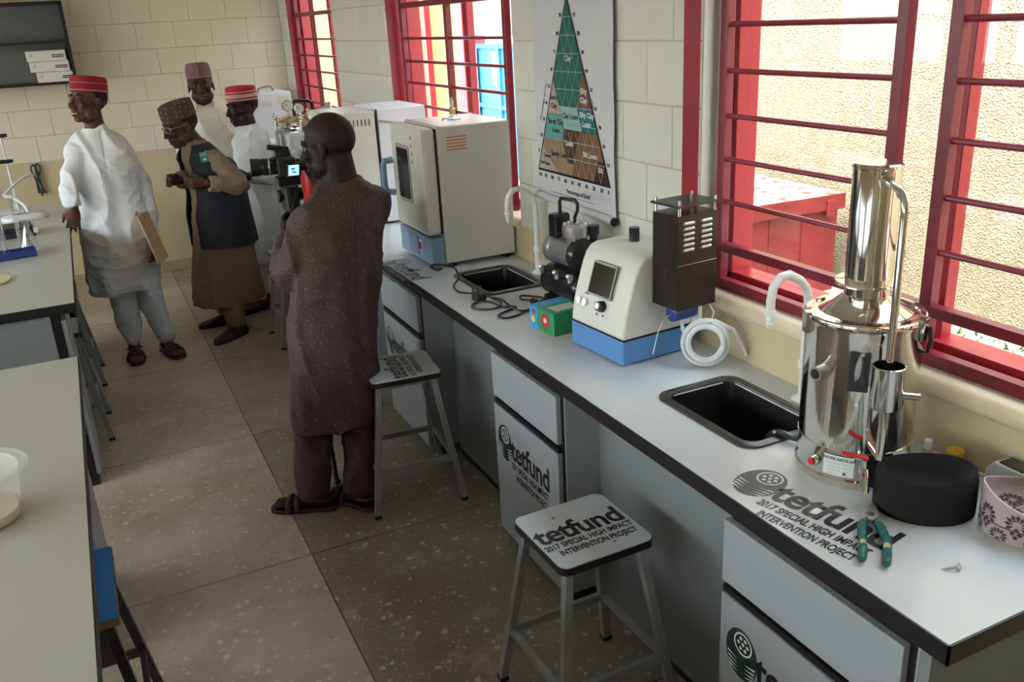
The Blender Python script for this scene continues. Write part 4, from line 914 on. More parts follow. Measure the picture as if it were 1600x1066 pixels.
soil = {'Clay': [(0, 0, 100), (45, 0, 55), (45, 15, 40), (20, 40, 40), (0, 40, 60)], 'Silty\nClay': [(0, 40, 60), (20, 40, 40), (0, 60, 40)], 'Sandy\nClay': [(45, 0, 55), (65, 0, 35), (45, 20, 35)],
    'Clay Loam': [(45, 15, 40), (20, 40, 40), (20, 53, 27), (45, 28, 27)], 'Silty Clay\nLoam': [(20, 40, 40), (0, 60, 40), (0, 73, 27), (20, 53, 27)], 'Sandy Clay\nLoam': [(65, 0, 35), (45, 20, 35), (45, 28, 27), (52, 28, 20), (80, 0, 20)],
    'Loam': [(45, 28, 27), (23, 50, 27), (43, 50, 7), (52, 41, 7), (52, 28, 20)], 'Silt Loam': [(23, 50, 27), (0, 73, 27), (0, 88, 12), (8, 80, 12), (20, 80, 0), (50, 50, 0)], 'Silt': [(0, 88, 12), (8, 80, 12), (20, 80, 0), (0, 100, 0)],
    'Sandy Loam': [(80, 0, 20), (52, 28, 20), (52, 41, 7), (43, 50, 7), (50, 50, 0), (70, 30, 0), (85, 0, 15)], 'Loamy\nSand': [(85, 0, 15), (70, 30, 0), (85, 15, 0), (90, 0, 10)], 'Sand': [(90, 0, 10), (85, 15, 0), (100, 0, 0)]}
scol = {'Clay': (.0, .10, .085), 'Silty\nClay': (.16, .055, .04), 'Sandy\nClay': (.40, .30, .25), 'Clay Loam': (.26, .44, .43), 'Silty Clay\nLoam': (.0, .14, .17), 'Sandy Clay\nLoam': (.10, .33, .32), 'Loam': (.085, .030, .014), 'Silt Loam': (.19, .085, .040), 'Silt': (.05, .014, .012), 'Sandy Loam': (.30, .19, .12), 'Loamy\nSand': (.38, .31, .25), 'Sand': (.42, .38, .33)}
P('triangle_border', MB().add([tp_(103, -1.5, -1.5, .0012), tp_(-1.5, 103, -1.5, .0012), tp_(-1.5, -1.5, 103, .0012)], [(0, 1, 2)]), ink, sh)
for nm, pl_ in soil.items():
    c = [sum(p[i] for p in pl_) / len(pl_) for i in range(3)]
    pts = [tp_(*[c[i] + (p[i] - c[i]) * .985 for i in range(3)], .0022) for p in pl_]
    reg = P('class_region', MB().add(pts, [tuple(range(len(pts)))]), mat('soil_' + nm.replace('\n', '_').replace(' ', '_').lower(), scol[nm], .4), sh)
    if nm == 'Clay': c = [17, 17, 66]
    q = tp_(*c, .0034); dk = scol[nm][1] > .18
    tm = MB()
    for k, l in enumerate(nm.split('\n')): text_mb(tm, l, .029 if nm not in ('Sand', 'Loamy\nSand') else .020, q + V((0, 0, .012 - .034 * k - .012 * (len(nm.split(chr(10))) == 1))), (0, -1, 0), (0, 0, 1), align='CENTER', bold=.0008)
    P('class_name', tm, ink if dk else mat('white_print', (.6, .62, .6), .4), reg)
gl = MB()
def line(a, b, w_=.0016, l=.0028):
    A, B = tp_(*a, l), tp_(*b, l); d = (B - A).normalized(); n_ = V((0, -d.z, d.y)) * w_; gl.add([A - n_, A + n_, B + n_, B - n_], [(0, 1, 2, 3)])
for k in range(10, 100, 10): line((100 - k, 0, k), (0, 100 - k, k)); line((k, 100 - k, 0), (k, 0, 100 - k), .0009); line((100 - k, k, 0), (0, k, 100 - k), .0009)
tag(P('grid_lines', gl, mat('pale_grid_print', (.24, .36, .34), .4), sh), kind='stuff')
nm_ = MB()
for k in range(0, 101, 10):
    q = tp_(100 - k, k, 0, .0015); text_mb(nm_, str(100 - k), .022, q + V((0, .01, -.035)), (0, -1, 0), (0, 0, 1), bold=.0006)
    if k: 
        q = tp_(0, 100 - k, k, .0015); text_mb(nm_, str(100 - k), .02, q + V((0, -.016, 0)), (0, -1, 0), (0, 0, 1), bold=.0006)
        q = tp_(100 - k, 0, k, .0015); text_mb(nm_, str(k), .02, q + V((0, .035, 0)), (0, -1, 0), (0, 0, 1), bold=.0006)
text_mb(nm_, 'Percentage of Sand', .024, V((1.770, 3.20, 1.302)), (0, -1, 0), (0, 0, 1), bold=.0006)
ux = V((0, TR[0] - TA[0], TR[1] - TA[1])).normalized(); text_mb(nm_, 'Percentage of Silt', .022, V((1.772, 3.045, 1.79)), ux, V((0, ux.z, -ux.y)) * (1 if -ux.y > 0 else -1), bold=.0005)
ux = V((0, TA[0] - TL[0], TA[1] - TL[1])).normalized(); text_mb(nm_, 'Percentage of Clay', .022, V((1.772, 3.405, 1.58)), ux, V((0, ux.z, -ux.y)) * (1 if -ux.y > 0 else -1), bold=.0005)
nm_.box(1.7695, 1.7705, 2.98, 3.33, 1.288, 1.2895); tag(P('axis_print', nm_, ink, sh), kind='stuff')
# ================================================================ left bench items
gl_ = glass('lab_glass', (.93, .95, .95), .16, .03)
bw = thing('plastic_bowl', 'clear plastic bowl with a wide rim on near left bench', 'bowl', (-.395, 2.275, ZC))
frost = mat('frosted_clear', (.8, .82, .78), .3)
def frosted():
    mt = frost; nt = mt.node_tree; b = nt.nodes['Principled BSDF']; out = nt.nodes['Material Output']
    t_ = N(nt, 'ShaderNodeBsdfTransparent'); mx = N(nt, 'ShaderNodeMixShader'); mx.inputs[0].default_value = .22
    nt.links.new(t_.outputs[0], mx.inputs[1]); nt.links.new(b.outputs[0], mx.inputs[2]); nt.links.new(mx.outputs[0], out.inputs[0])
frosted()
obj('wall', MB().lathe([(.085, .0), (.092, .006), (.105, .115), (.108, .13), (.105, .13), (.089, .008), (.02, .005)], n=48, caps=False), frost, bw, smooth=True)
obj('rim', MB().lathe([(.105, .128), (.128, .13), (.131, .134), (.128, .138), (.106, .137), (.104, .13)], n=48, caps=False), frost, bw, smooth=True)
obj('contents', MB().lathe([(.086, .006), (.09, .02), (.088, .03), (.02, .034)], n=32), mat('pale_powder', (.62, .52, .42), .9), bw, smooth=True)
ds = thing('green_disc', 'pale green round lid lying on the glassware bench', 'lid', (-.56, 4.88, ZC))
obj('disc', MB().lathe([(.12, 0), (.125, .004), (.125, .01), (.11, .013), (.02, .013)], n=36), mat('pale_green_plastic', (.66, .72, .42), .4), ds, smooth=True); obj('knob', MB().lathe([(.02, .012), (.018, .03), (.022, .036)], n=16), MATS['pale_green_plastic'], ds, smooth=True)
rk = thing('blue_tray', 'blue plastic rack tray under the glass tubes', 'rack', (-.52, 5.38, ZC), math.radians(8))
bl_ = mat('royal_blue_plastic', (.02, .045, .22), .35)
obj('tray_base', bx(-.28, .19, -.05, .05, 0, .012), bl_, rk, bevel=.003)
for y in (-.05, .044): obj('tray_rail', bx(-.28, .19, y, y + .006, .012, .04), bl_, rk, bevel=.002)
for x in (-.28, .184): obj('tray_end', bx(x, x + .006, -.044, .044, .012, .05), bl_, rk, bevel=.002)
for i, (x, y, h, lb) in enumerate(((-.39, 5.398, .30, 'tall glass cylinder in the middle of the blue rack'), (-.47, 5.387, .24, 'short glass cylinder at the back of the blue rack'), (-.55, 5.376, .27, 'glass cylinder at the left end of blue rack'))):
    g = thing('glass_cylinder', lb, 'glassware', (x, y, ZC + .013), 0, 'glass cylinders in the blue rack')
    obj('cylinder', MB().lathe([(.03, 0), (.03, .006), (.014, .012), (.014, h), (.019, h + .008), (.0125, h), (.0125, .015), (.002, .013)], n=20, caps=False), gl_, g, smooth=True)
    obj('foot_disc', MB().lathe([(.033, 0), (.033, .007), (.015, .012)], n=20), mat('milky_glass', (.7, .73, .73), .2), g, smooth=True)
fl = thing('conical_flask', 'clear conical flask tilted against the blue rack', 'glassware', (-.36, 5.52, ZC))
obj('flask', MB().lathe([(.055, 0), (.06, .006), (.02, .12), (.017, .17), (.021, .175), (.015, .17), (.018, .12), (.056, .008), (.002, .004)], n=24, caps=False), gl_, fl, smooth=True)
bs = thing('burette_stand', 'white burette stand rod with black clamps at left edge', 'stand', (-.53, 6.93, ZC))
P = lambda n, mb, mt, pr=None, **k: obj(n, mb, mt, pr or bs, **k)
P('foot', bx(-.10, .10, -.07, .07, 0, .02), mat('pale_grey_plastic', (.62, .62, .64), .45), bevel=.004); P('rod', MB().cyl((.06, 0, .02), (.06, 0, .82), .006, n=12), mat('white_plastic', (.75, .76, .75), .4), smooth=True)
for z in (.345, .515): P('clamp', MB().box(-.03, .085, -.02, .02, z - .012, z + .012).cyl((.085, 0, z), (.10, 0, z), .012, n=10), edge, bevel=.003)
P('burette', MB().cyl((-.02, -.01, .1), (-.02, -.01, .80), .007, n=12), gl_, smooth=True)
db = thing('instrument_case', 'dark low instrument case behind the blue rack', 'case', (-.55, 6.05, ZC), math.radians(5))
obj('case_body', bx(-.2, .2, -.11, .11, 0, .035), mat('navy_black_plastic', (.015, .017, .035), .35), db, bevel=.006); obj('case_lid', bx(-.19, .19, -.10, .10, .035, .06), edge, db, bevel=.006)
for x in (.13, .19): obj('catch', bx(x, x + .025, -.118, -.108, .02, .05), mat('pale_grey_plastic', (.62, .62, .64), .45), db, bevel=.002)
ml = thing('magnifier_lamp', 'white magnifier lamp with curved arm on the glassware bench', 'lamp', (-.42, 6.62, ZC), math.radians(10)); ml.scale = (.82, .82, .82)
P = lambda n, mb, mt, pr=None, **k: obj(n, mb, mt, pr or ml, **k)
wpl = mat('white_plastic', (.75, .76, .75), .4)
P('base', MB().loft([[V((x, y, z)) for x, y in rrect(w_, d_, r_, 6)] for w_, d_, r_, z in ((.34, .20, .09, 0), (.35, .21, .095, .01), (.33, .19, .085, .03), (.24, .12, .055, .042))]), wpl, smooth=True)
P('base_pad', MB().prism(rrect(.12, .06, .025), .004, (-.03, 0, .042)), mat('grey_bezel', (.28, .29, .27), .5)); P('base_pad', MB().prism(rrect(.09, .05, .02), .003, (.10, 0, .0405)), MATS['grey_bezel'])
P('arm', MB().tube(smoothpath([(.04, .06, .03), (.02, .10, .10), (-.04, .14, .16), (-.10, .16, .18)]), .014, 10), wpl, smooth=True)
P('upper_arm', MB().tube(smoothpath([(-.10, .16, .18), (.0, .2, .25), (.10, .24, .30), (.16, .26, .30)]), .011, 10), mat('pale_grey_plastic', (.62, .62, .64), .45), smooth=True)
wcd = thing('cord_bundle', 'black cord tied in a bundle hanging on the back wall', 'cord', (-.365, 8.33, .82))
obj('loops', MB().tube(smoothpath([(-.02, 0, .0), (-.015, 0, .1), (.02, 0, .17), (.03, 0, .22), (.01, 0, .24), (-.005, 0, .2), (.0, -.005, .1), (.03, 0, .0)]), .007, 8).tube(smoothpath([(.0, -.01, -.02), (-.02, -.01, .12), (-.04, 0, .20), (-.02, 0, .235), (.0, 0, .2), (.01, -.01, .08), (.01, 0, .0)]), .007, 8), cab, wcd, smooth=True)
obj('tie', MB().ball((.0, -.004, .115), (.02, .014, .012), 8), cab, wcd); obj('hook', MB().tube([(.0, .03, .235), (.0, -.012, .235), (0, -.014, .245)], .003, 6), steel, wcd)
# ================================================================ people
UP = V((0, 0, 1))
def skin_m(n, c): return mat(n, c, .52, var=.18, vscale=9, spec=.35)
skin1 = skin_m('skin_warm_brown', (.105, .042, .026)); skin2 = skin_m('skin_deep_brown', (.060, .026, .018)); skin3 = skin_m('skin_very_dark', (.030, .014, .010))
hairm = mat('cropped_black_hair', (.008, .007, .007), .9, bump=.6, bscale=220)
eyew = mat('eye_white', (.17, .14, .125), .3); eyeb = mat('eye_dark', (.01, .006, .004), .15); teeth = mat('teeth', (.75, .72, .66), .3); lipm = mat('lip_brown', (.10, .035, .028), .45)
class Frame:
    """head or body frame: l = left, f = forward, u = up"""
    def __init__(s, o, f, u=UP, roll=0.):
        s.o = V(o); s.f = V(f).normalized(); u = V(u); s.l = u.cross(s.f).normalized(); s.u = s.f.cross(s.l).normalized()
    def p(s, l, f, u): return s.o + s.l * l + s.f * f + s.u * u
    def ax(s): return (s.l, s.f, s.u)
HS = 1.12
def scl(mb, F):
    mb.v = [F.o + (p - F.o) * HS for p in mb.v]; return mb
def head(mb0, F, nose=1., smile=False):
    mb = MB(); head_(mb, F, nose); scl(mb, F); mb0.add(mb.v, mb.f)
def head_(mb, F, nose=1.):
    A = F.ax(); B = lambda l, f, u, r: mb.ball(F.p(l, f, u), r, 20, A)
    B(0, -.014, .030, (.076, .094, .088)); B(0, .022, -.030, (.062, .068, .086)); B(0, .032, -.072, (.050, .046, .038)); B(0, .064, -.094, (.024, .022, .020))
    mb.limb([F.p(0, .086, .014), F.p(0, .098, -.012), F.p(0, .106, -.032)], [.009, .010, .0135 * nose], 10)
    for s in (-1, 1):
        B(s * .0135, .097, -.035, .0105 * nose); B(s * .030, .074, .022, (.022, .014, .011)); B(s * .040, .066, -.022, (.024, .022, .020)); B(s * .052, .02, -.065, (.018, .034, .03))
        B(s * .077, -.008, -.006, (.008, .017, .027)); B(s * .080, -.002, -.030, (.007, .010, .012))
    mb.limb([F.p(-.022, .082, -.060), F.p(-.008, .0915, -.0575), F.p(.008, .0915, -.0575), F.p(.022, .082, -.060)], [.005, .0075, .0075, .005], 8)
    mb.limb([F.p(-.020, .080, -.075), F.p(0, .090, -.0775), F.p(.020, .080, -.075)], [.005, .0085, .005], 8)
def head_parts(root, F, P0, hair=True, hm=None, smile=False, beard=False, full=False):
    P = lambda n, mb, mt, **k: P0(n, scl(mb, F), mt, **k)
    hm = hm or hairm
    for s in (-1, 1):
        e = P('eye', MB().ball(F.p(s * .031, .0745, .003), (.0105, .010, .0075), 12, F.ax()), eyew, smooth=True)
        P('iris', MB().ball(F.p(s * .031, .0795, .003), (.0062, .006, .0062), 10, F.ax()), eyeb, pr=e, smooth=True)
        P('eyebrow', MB().limb([F.p(s * .016, .0865, .026), F.p(s * .032, .0835, .031), F.p(s * .046, .0725, .027)], [.003, .0042, .0025], 8), hairm, smooth=True)
    P('lips', MB().limb([F.p(-.018, .0895, -.0595), F.p(0, .0965, -.0590), F.p(.018, .0895, -.0595)], [.003, .0045, .003], 8).limb([F.p(-.017, .0875, -.0760), F.p(0, .0950, -.0775), F.p(.017, .0875, -.0760)], [.003, .0052, .003], 8), lipm, smooth=True)
    if smile: P('teeth', MB().limb([F.p(-.017, .0865, -.067), F.p(0, .094, -.0675), F.p(.017, .0865, -.067)], [.0025, .0038, .0025], 8), teeth, smooth=True)
    # cropped hair: shell over the skull
    hb = MB(); n = 40; rows = []
    for i in range(15):
        th = math.radians(3 + i * (124 if full else 118) / 14); row = []
        for j in range(n):
            a = 2 * math.pi * j / n       # 0 = left, 90deg = forward
            fr = max(0, math.sin(a)); lim = math.radians((126 if full else 118) - 62 * fr ** .8 - (10 if abs(math.cos(a)) > .8 else 0)); t = min(th, lim)
            d = V((math.sin(t) * math.cos(a), math.sin(t) * math.sin(a), math.cos(t))); k_ = .0 if not full else .0015; row.append(F.p((.0785 - k_) * d.x, -.014 + (.0965 - k_) * d.y, .030 + (.0905 - k_) * d.z))
        rows.append(row)
    hb.loft(rows, True); P('hair', hb, hm, smooth=True, ang=80)
    if beard: P('beard', MB().limb([F.p(-.052, .02, -.075), F.p(-.036, .055, -.098), F.p(0, .072, -.108), F.p(.036, .055, -.098), F.p(.052, .02, -.075)], [.010, .015, .018, .015, .010], 10), hairm, smooth=True)
def hand(mb, w, d, nrm, side, curl=(.5, .5, .5, .5), thumb=.6, s=1., spread=.05):
    """w wrist, d direction, nrm palm normal (fingers curl towards it), side: +1 thumb on d x nrm side"""
    w, d = V(w), V(d).normalized(); nrm = V(nrm); nrm = (nrm - d * nrm.dot(d)).normalized(); x = d.cross(nrm).normalized() * side
    rg = []
    for t, a, b in ((-.015, .026, .021), (.01, .030, .020), (.04, .040, .017), (.075, .043, .015), (.092, .040, .012), (.10, .033, .008)):
        rg.append(mb.ring(w + d * t * s, x * a * s, nrm * b * s, 18))
    mb.loft(rg)
    for i, (off, L) in enumerate(((.031, .072), (.0105, .082), (-.0105, .077), (-.031, .060))):
        p = w + (d * .088 + x * off) * s; dd = (d + x * off * spread / .03).normalized(); pts = [p]; ang = 0
        for k, fr in enumerate((.46, .30, .24)):
            ang += curl[i] * (.8, 1.0, .8)[k]; dir_ = dd * math.cos(ang) + nrm * math.sin(ang); p = p + dir_ * L * fr * s; pts.append(p)
        mb.limb(pts, [.0094 * s, .0088 * s, .0082 * s, .0070 * s], 10)
    p0 = w + (d * .028 + x * .026) * s; d1 = (d * .65 + x * (.8 - .5 * thumb) + nrm * .6 * thumb).normalized(); p1 = p0 + d1 * .040 * s; d2 = (d * .9 + x * (.25 - .5 * thumb) + nrm * .5 * thumb).normalized(); p2 = p1 + d2 * .030 * s; p3 = p2 + d2 * .024 * s
    mb.limb([p0, p1, p2, p3], [.014 * s, .0115 * s, .0098 * s, .008 * s], 10)
def foot(mb, ank, d):
    a = V(ank); d = V((d[0], d[1], 0)).normalized(); x = V((-d.y, d.x, 0)); g = V((a.x, a.y, 0))
    rg = []
    for t, w_, h, zc in ((-.065, .018, .018, .035), (-.05, .031, .032, .044), (-.01, .034, .040, .052), (.04, .036, .030, .046), (.09, .043, .022, .038), (.13, .046, .016, .032), (.165, .042, .012, .028), (.185, .030, .009, .026)):
        rg.append(mb.ring(g + d * t + V((0, 0, zc)), x * w_, V((0, 0, h)), 16))
    mb.loft(rg); mb.limb([a + V((0, 0, .08)), g + V((0, 0, .06))], [.036, .036])
    for k in range(5):
        o = x * (-.034 + .017 * k); mb.limb([g + d * .155 + o + V((0, 0, .030)), g + d * (.188 - .004 * abs(k - 1)) + o + V((0, 0, .027))], [.010, .009], 8)
def sandal(P, ank, d, mt):
    d = V((d[0], d[1], 0)).normalized(); x = V((-d.y, d.x, 0)); g = V((ank[0], ank[1], 0))
    out = []
    for t, w_ in ((-.085, .012), (-.08, .028), (-.06, .038), (0, .038), (.06, .044), (.12, .053), (.17, .050), (.20, .036), (.21, .014)): out.append((t, w_))
    poly = [(t, w_) for t, w_ in out] + [(t, -w_) for t, w_ in reversed(out)]
    s_ = P('sandal', MB().prism(poly, .016, g, d, x), mt, bevel=.004)
    for t, zt, w_ in ((.12, .058, .054), (.08, .070, .050)):
        pts = [g + d * t + x * (w_ * math.cos(a)) + V((0, 0, .012 + (zt - .012) * math.sin(a))) for a in [math.pi * k / 10 for k in range(11)]]
        P('strap', MB().tube(pts, .011, 8), mt, pr=s_, smooth=True)
    pts = [g + d * (-.005 - .062 * math.sin(a)) + x * (.040 * math.cos(a)) + V((0, 0, .055)) for a in [math.pi * k / 10 for k in range(11)]]
    P('heel_strap', MB().tube(pts, .007, 8), mt, pr=s_, smooth=True)
def shoe(P, ank, d, mt):
    d = V((d[0], d[1], 0)).normalized(); x = V((-d.y, d.x, 0)); g = V((ank[0], ank[1], 0)); mb = MB(); rg = []
    for t, w_, h in ((-.085, .012, .03), (-.08, .03, .05), (-.05, .040, .085), (.0, .042, .085), (.05, .043, .066), (.11, .047, .048), (.16, .042, .038), (.20, .028, .026), (.212, .01, .016)):
        rg.append(mb.ring(g + d * t + V((0, 0, h / 2 + .004)), x * w_, V((0, 0, h / 2)), 18, .75))
    mb.loft(rg); s_ = P('shoe', mb, mt, smooth=True, ang=70)
    poly = [(-.088, .02), (-.05, .043), (.05, .046), (.12, .05), (.18, .04), (.215, .012)]; poly = poly + [(a, -b) for a, b in reversed(poly)]
    P('sole', MB().prism(poly, .012, g, d, x), edge, pr=s_)
def robe(mb, rings, n=72, folds=9, amp=.05, ph=0., e=1.0):
    """rings: (centre, half-left vector, half-front vector, fold strength)"""
    R = []
    for c, u, v, k in rings:
        c, u, v = V(c), V(u), V(v); r = []
        for i in range(n):
            a = 2 * math.pi * i / n; g = 1 + k * amp * (.6 * math.sin(folds * a + ph + c.z * 3) + .4 * math.sin((folds * 1.7 // 1) * a + 2 * ph - c.z * 5) + .5 * math.sin(3 * a + ph * 1.3 + c.z * 2))
            r.append(c + (u * math.cos(a) + v * math.sin(a)) * g)
        R.append(r)
    mb.loft(R)
def sleeve(mb, pts, rs, n=20, amp=.05):
    pts = [V(p) for p in pts]; P_ = []; Rr = []
    for i in range(len(pts) - 1):
        for k in range(9):
            t = k / 9; P_.append(pts[i].lerp(pts[i + 1], t)); Rr.append((rs[i] * (1 - t) + rs[i + 1] * t) * (1 + amp * math.sin(k * 2.3 + i * 1.7)))
    P_.append(pts[-1]); Rr.append(rs[-1]); sp = []
    for i in range(len(P_)):   # soften the elbow
        a = P_[max(i - 2, 0)]; b = P_[min(i + 2, len(P_) - 1)]; sp.append(P_[i] * .5 + (a + b) * .25 if 2 < i < len(P_) - 3 else P_[i])
    mb.tube(sp, Rr, n); mb.ball(sp[0], rs[0], 16)
def cap_round(P0, F, h, r, mt, tilt=0., base=.040, stripes=(), smt=None, top=.92, dome=.006, n=48, sag=0.):
    """brimless cap; r=(half width, half depth)"""
    P = lambda n_, mb_, mt_, **k_: P0(n_, scl(mb_, F), mt_, **k_)
    A = F.ax(); c = F.p(0, -.012, 0)
    def rg(s, z): return [c + F.l * r[0] * s * math.cos(t) + F.f * r[1] * s * math.sin(t) + F.u * (z + tilt * math.sin(t) + sag * math.cos(2 * t)) for t in [2 * math.pi * k / n for k in range(n)]]
    mb = MB().loft([rg(.99, base), rg(1.0, base + .004), rg(1.0, base + h * .5), rg((1 + top) / 2, base + h * .85), rg(top, base + h), rg(top * .96, base + h + dome * .6), rg(top * .6, base + h + dome), rg(.05, base + h + dome)])
    o = P('cap', mb, mt, smooth=True, ang=50)
    for z0, w_ in stripes:
        s0 = 1.0 if z0 < .5 else 1.0 - (1 - top) * .5 * ((z0 - .5) / .35)
        pts = rg(s0 * 1.004, base + h * z0); P('stripe', MB().tube(pts, w_, 6, True), smt, pr=o, smooth=True)
    return o, rg
def ribbon(P, name, target, pts, width, dirv, mt, pr=None, off=.003):
    """flat strip laid on the surface of a mesh (world coordinates)"""
    bv = BVHTree.FromPolygons([v.co.copy() for v in target.vertices], [tuple(p.vertices) for p in target.polygons])
    dirv = V(dirv).normalized(); mb = MB(); L = []; sm = [V(p) for p in pts]
    for i, p in enumerate(sm):
        t = (sm[min(i + 1, len(sm) - 1)] - sm[max(i - 1, 0)]).normalized(); s_ = t.cross(dirv).normalized() * width / 2
        for q in (p - s_, p + s_):
            h = bv.ray_cast(q - dirv * .6, dirv)[0]; L.append((h if h else q) - dirv * off)
    mb.add(L, [(2 * i, 2 * i + 2, 2 * i + 3, 2 * i + 1) for i in range(len(sm) - 1)])
    return P(name, mb, mt, pr=pr)
def top_rings(nk, ax, bl, bf, w, d, g=0., sw=.172, cz=.022):
    return [(nk + ax * cz, bl * (.070 + g), bf * (.070 + g), 0), (nk - ax * .004, bl * (.084 + g), bf * (.078 + g), 0), (nk - ax * .032, bl * (.130 + g), bf * (.092 + g), 0), (nk - ax * .070, bl * (sw + g), bf * (.104 + g), 0), (nk - ax * .12, bl * (w * .95 + g), bf * (d * .92 + g), .1)]
def new_person(label, x, y):
    r = thing('person', label, 'person', (x, y, 0), 0, None)
    def P(n, mb, mt, pr=None, **k): return obj(n, mb, mt, pr or r, world=True, **k)
    return r, P
def build_body(P, mb, skin, vox=.0055): return P('body', mb.remeshed('body', vox, 3), skin, smooth=True, ang=180)
from mathutils import noise
def wrinkle(me, a):
    n = len(me.vertices); ns = [v.normal.copy() for v in me.vertices]
    for v, nn in zip(me.vertices, ns):
        c = v.co; w_ = noise.noise(V((c.x * 3, c.y * 3, c.z * 2))) * .12
        r1 = 1 - abs(noise.noise(V(((c.x + w_) * 6.5, (c.y + w_) * 6.5, c.z * 2.0 + c.x * 2)))) * 2.2; r2 = noise.noise(V((c.x * 15 + 5, c.y * 15, c.z * 9 + w_ * 20)))
        r3 = 1 - abs(noise.noise(V((c.x * 5 + 9, c.y * 5, c.z * 11 + w_ * 18)))) * 2.2
        v.co = c + nn * (a * (1.0 * max(r1, 0) ** 2.2 + .22 * r2 + .35 * max(r3, 0) ** 3) - a * .4)
def build_cloth(P, name, mb, mt, vox=.009, disp=.012, ds=.11, smooth=8):
    me = mb.remeshed(name, vox, smooth); wrinkle(me, disp); me2 = me.copy(); o = P(name, me, mt, smooth=True, ang=180); return o, me2
def lerp(a, b, t): return V(a).lerp(V(b), t)
def path(a, b, n=10): return [lerp(a, b, k / n) for k in range(n + 1)]
white_c = mat('white_cotton', (.66, .68, .70), .75, bump=.15, bscale=120); cream_c = mat('cream_cotton', (.66, .63, .54), .75, bump=.15, bscale=120)
brown_c = mat('khaki_brown_cloth', (.20, .135, .085), .8, bump=.15, bscale=140); navy = mat('navy_vest_cloth', (.005, .0065, .014), .75, bump=.2, bscale=140)
leather = mat('dark_brown_leather', (.045, .018, .012), .45, var=.3, vscale=20); greysh = mat('dark_grey_suede', (.045, .042, .038), .8, var=.2)

# ---------------------------------------------------------------- man in white kaftan with red cap
r, P = new_person('man in white kaftan and red cap resting a hand on the bench', .165, 6.0)
F = Frame((.092, 6.13, 1.645), (-.80, -.58, .16), (.16, .1, 1)); bf = V((-.22, -.97, 0)).normalized(); bl = UP.cross(bf)
hipc = V((.155, 6.17, .88)); ch = V((.105, 6.17, 1.30)); nk = V((.104, 6.165, 1.474))
shR, shL = V((-.028, 6.135, 1.345)), V((.234, 6.20, 1.33)); elR, wrR = V((-.112, 6.07, 1.13)), V((-.110, 6.05, 1.035)); elL, wrL = V((.312, 6.18, 1.06)), V((.302, 6.07, .765))
ankR, ankL = V((.062, 6.10, .09)), V((.265, 6.06, .09)); dR, dL = (-.02, -1, 0), (.30, -.95, 0)
b = MB(); head(b, F, smile=True); b.limb([F.p(0, -.02, -.05), lerp(F.p(0, -.02, -.05), nk, .6), nk - UP * .02], [.054, .056, .066])
b.limb([nk - UP * .07, ch, lerp(ch, hipc, .5), hipc], [.062, .10, .10, .11]); b.limb([shR, elR, wrR], [.05, .038, .026]); b.limb([shL, elL, wrL], [.05, .038, .026])
b.limb([nk - UP * .08, shR], [.055, .045]); b.limb([nk - UP * .08, shL], [.055, .045])
b.limb([hipc + bl * -.09, V((.05, 6.12, .5)), ankR], [.08, .055, .036]); b.limb([hipc + bl * .09, V((.23, 6.11, .5)), ankL], [.08, .055, .036])
hand(b, wrR, (-.22, .16, -.95), (.15, .95, .1), -1, (.12, .10, .14, .2), .3, spread=.10); hand(b, wrL, (.05, -.10, -1), (-1, -.1, 0), -1, (.55, .6, .6, .65), .75)
foot(b, ankR, dR); foot(b, ankL, dL); build_body(P, b, skin1); head_parts(r, F, P, smile=True)
k = MB(); hem = V((.062, 6.14, .455))
robe(k, top_rings(nk, UP, bl, bf, .198, .122) + [(ch - UP * .05, bl * .200, bf * .128, .4), (V((.112, 6.165, 1.08)), bl * .196, bf * .132, .6), (V((.10, 6.16, .86)), bl * .212, bf * .142, .8), (V((.085, 6.15, .65)), bl * .212, bf * .150, 1.), (hem, bl * .205, bf * .158, 1.1)], folds=7, amp=.035, ph=.7)
sleeve(k, [shR, elR, wrR + UP * .012], [.064, .054, .043]); sleeve(k, [shL, elL, wrL + UP * .015], [.068, .058, .045])
ko, km = build_cloth(P, 'kaftan', k, white_c, .009, .020, .10)
ribbon(P, 'placket', km, path(V((.095, 6.0, 1.475)), V((.088, 6.0, 1.10)), 12), .032, (.1, 1, 0), mat('white_cotton_seam', (.60, .62, .63), .75), ko, .004)
ribbon(P, 'pocket_hem', km, path(V((.135, 6.0, 1.245)), V((.245, 6.02, 1.225)), 8), .012, (.05, 1, 0), MATS['white_cotton_seam'], ko, .004)
for a, c in (((.14, 6.0, 1.24), (.14, 6.0, 1.10)), ((.24, 6.0, 1.225), (.235, 6.0, 1.09)), ((.14, 6.0, 1.10), (.235, 6.0, 1.09))): ribbon(P, 'pocket_seam', km, path(a, c, 8), .004, (.05, 1, 0), mat('white_seam_shadow', (.5, .51, .52), .8), ko, .003)
for w_, e_ in ((wrR, elR), (wrL, elL)):
    d = (V(w_) - V(e_)).normalized(); P('cuff', MB().cyl(V(w_) - d * .04, V(w_) - d * .005, .0475, .0465, n=20), MATS['white_cotton_seam'], smooth=True, pr=ko)
t = MB(); t.limb([hipc, hipc - UP * .05], [.13, .13]); t.limb([hipc + bl * -.08 - UP * .1, V((.048, 6.12, .48)), V((.055, 6.10, .25)), ankR + UP * .035], [.11, .088, .072, .056], 18); t.limb([hipc + bl * .08 - UP * .1, V((.21, 6.12, .48)), V((.245, 6.09, .25)), ankL + UP * .035], [.11, .088, .072, .056], 18)
build_cloth(P, 'trousers', t, mat('pale_white_cotton', (.56, .60, .66), .75, bump=.15, bscale=120), .009, .018, .08)
redc = mat('red_knit', (.30, .010, .022), .85, var=.25, vscale=40, bump=.3, bscale=200); wst = mat('white_knit_stripe', (.50, .32, .30), .8)
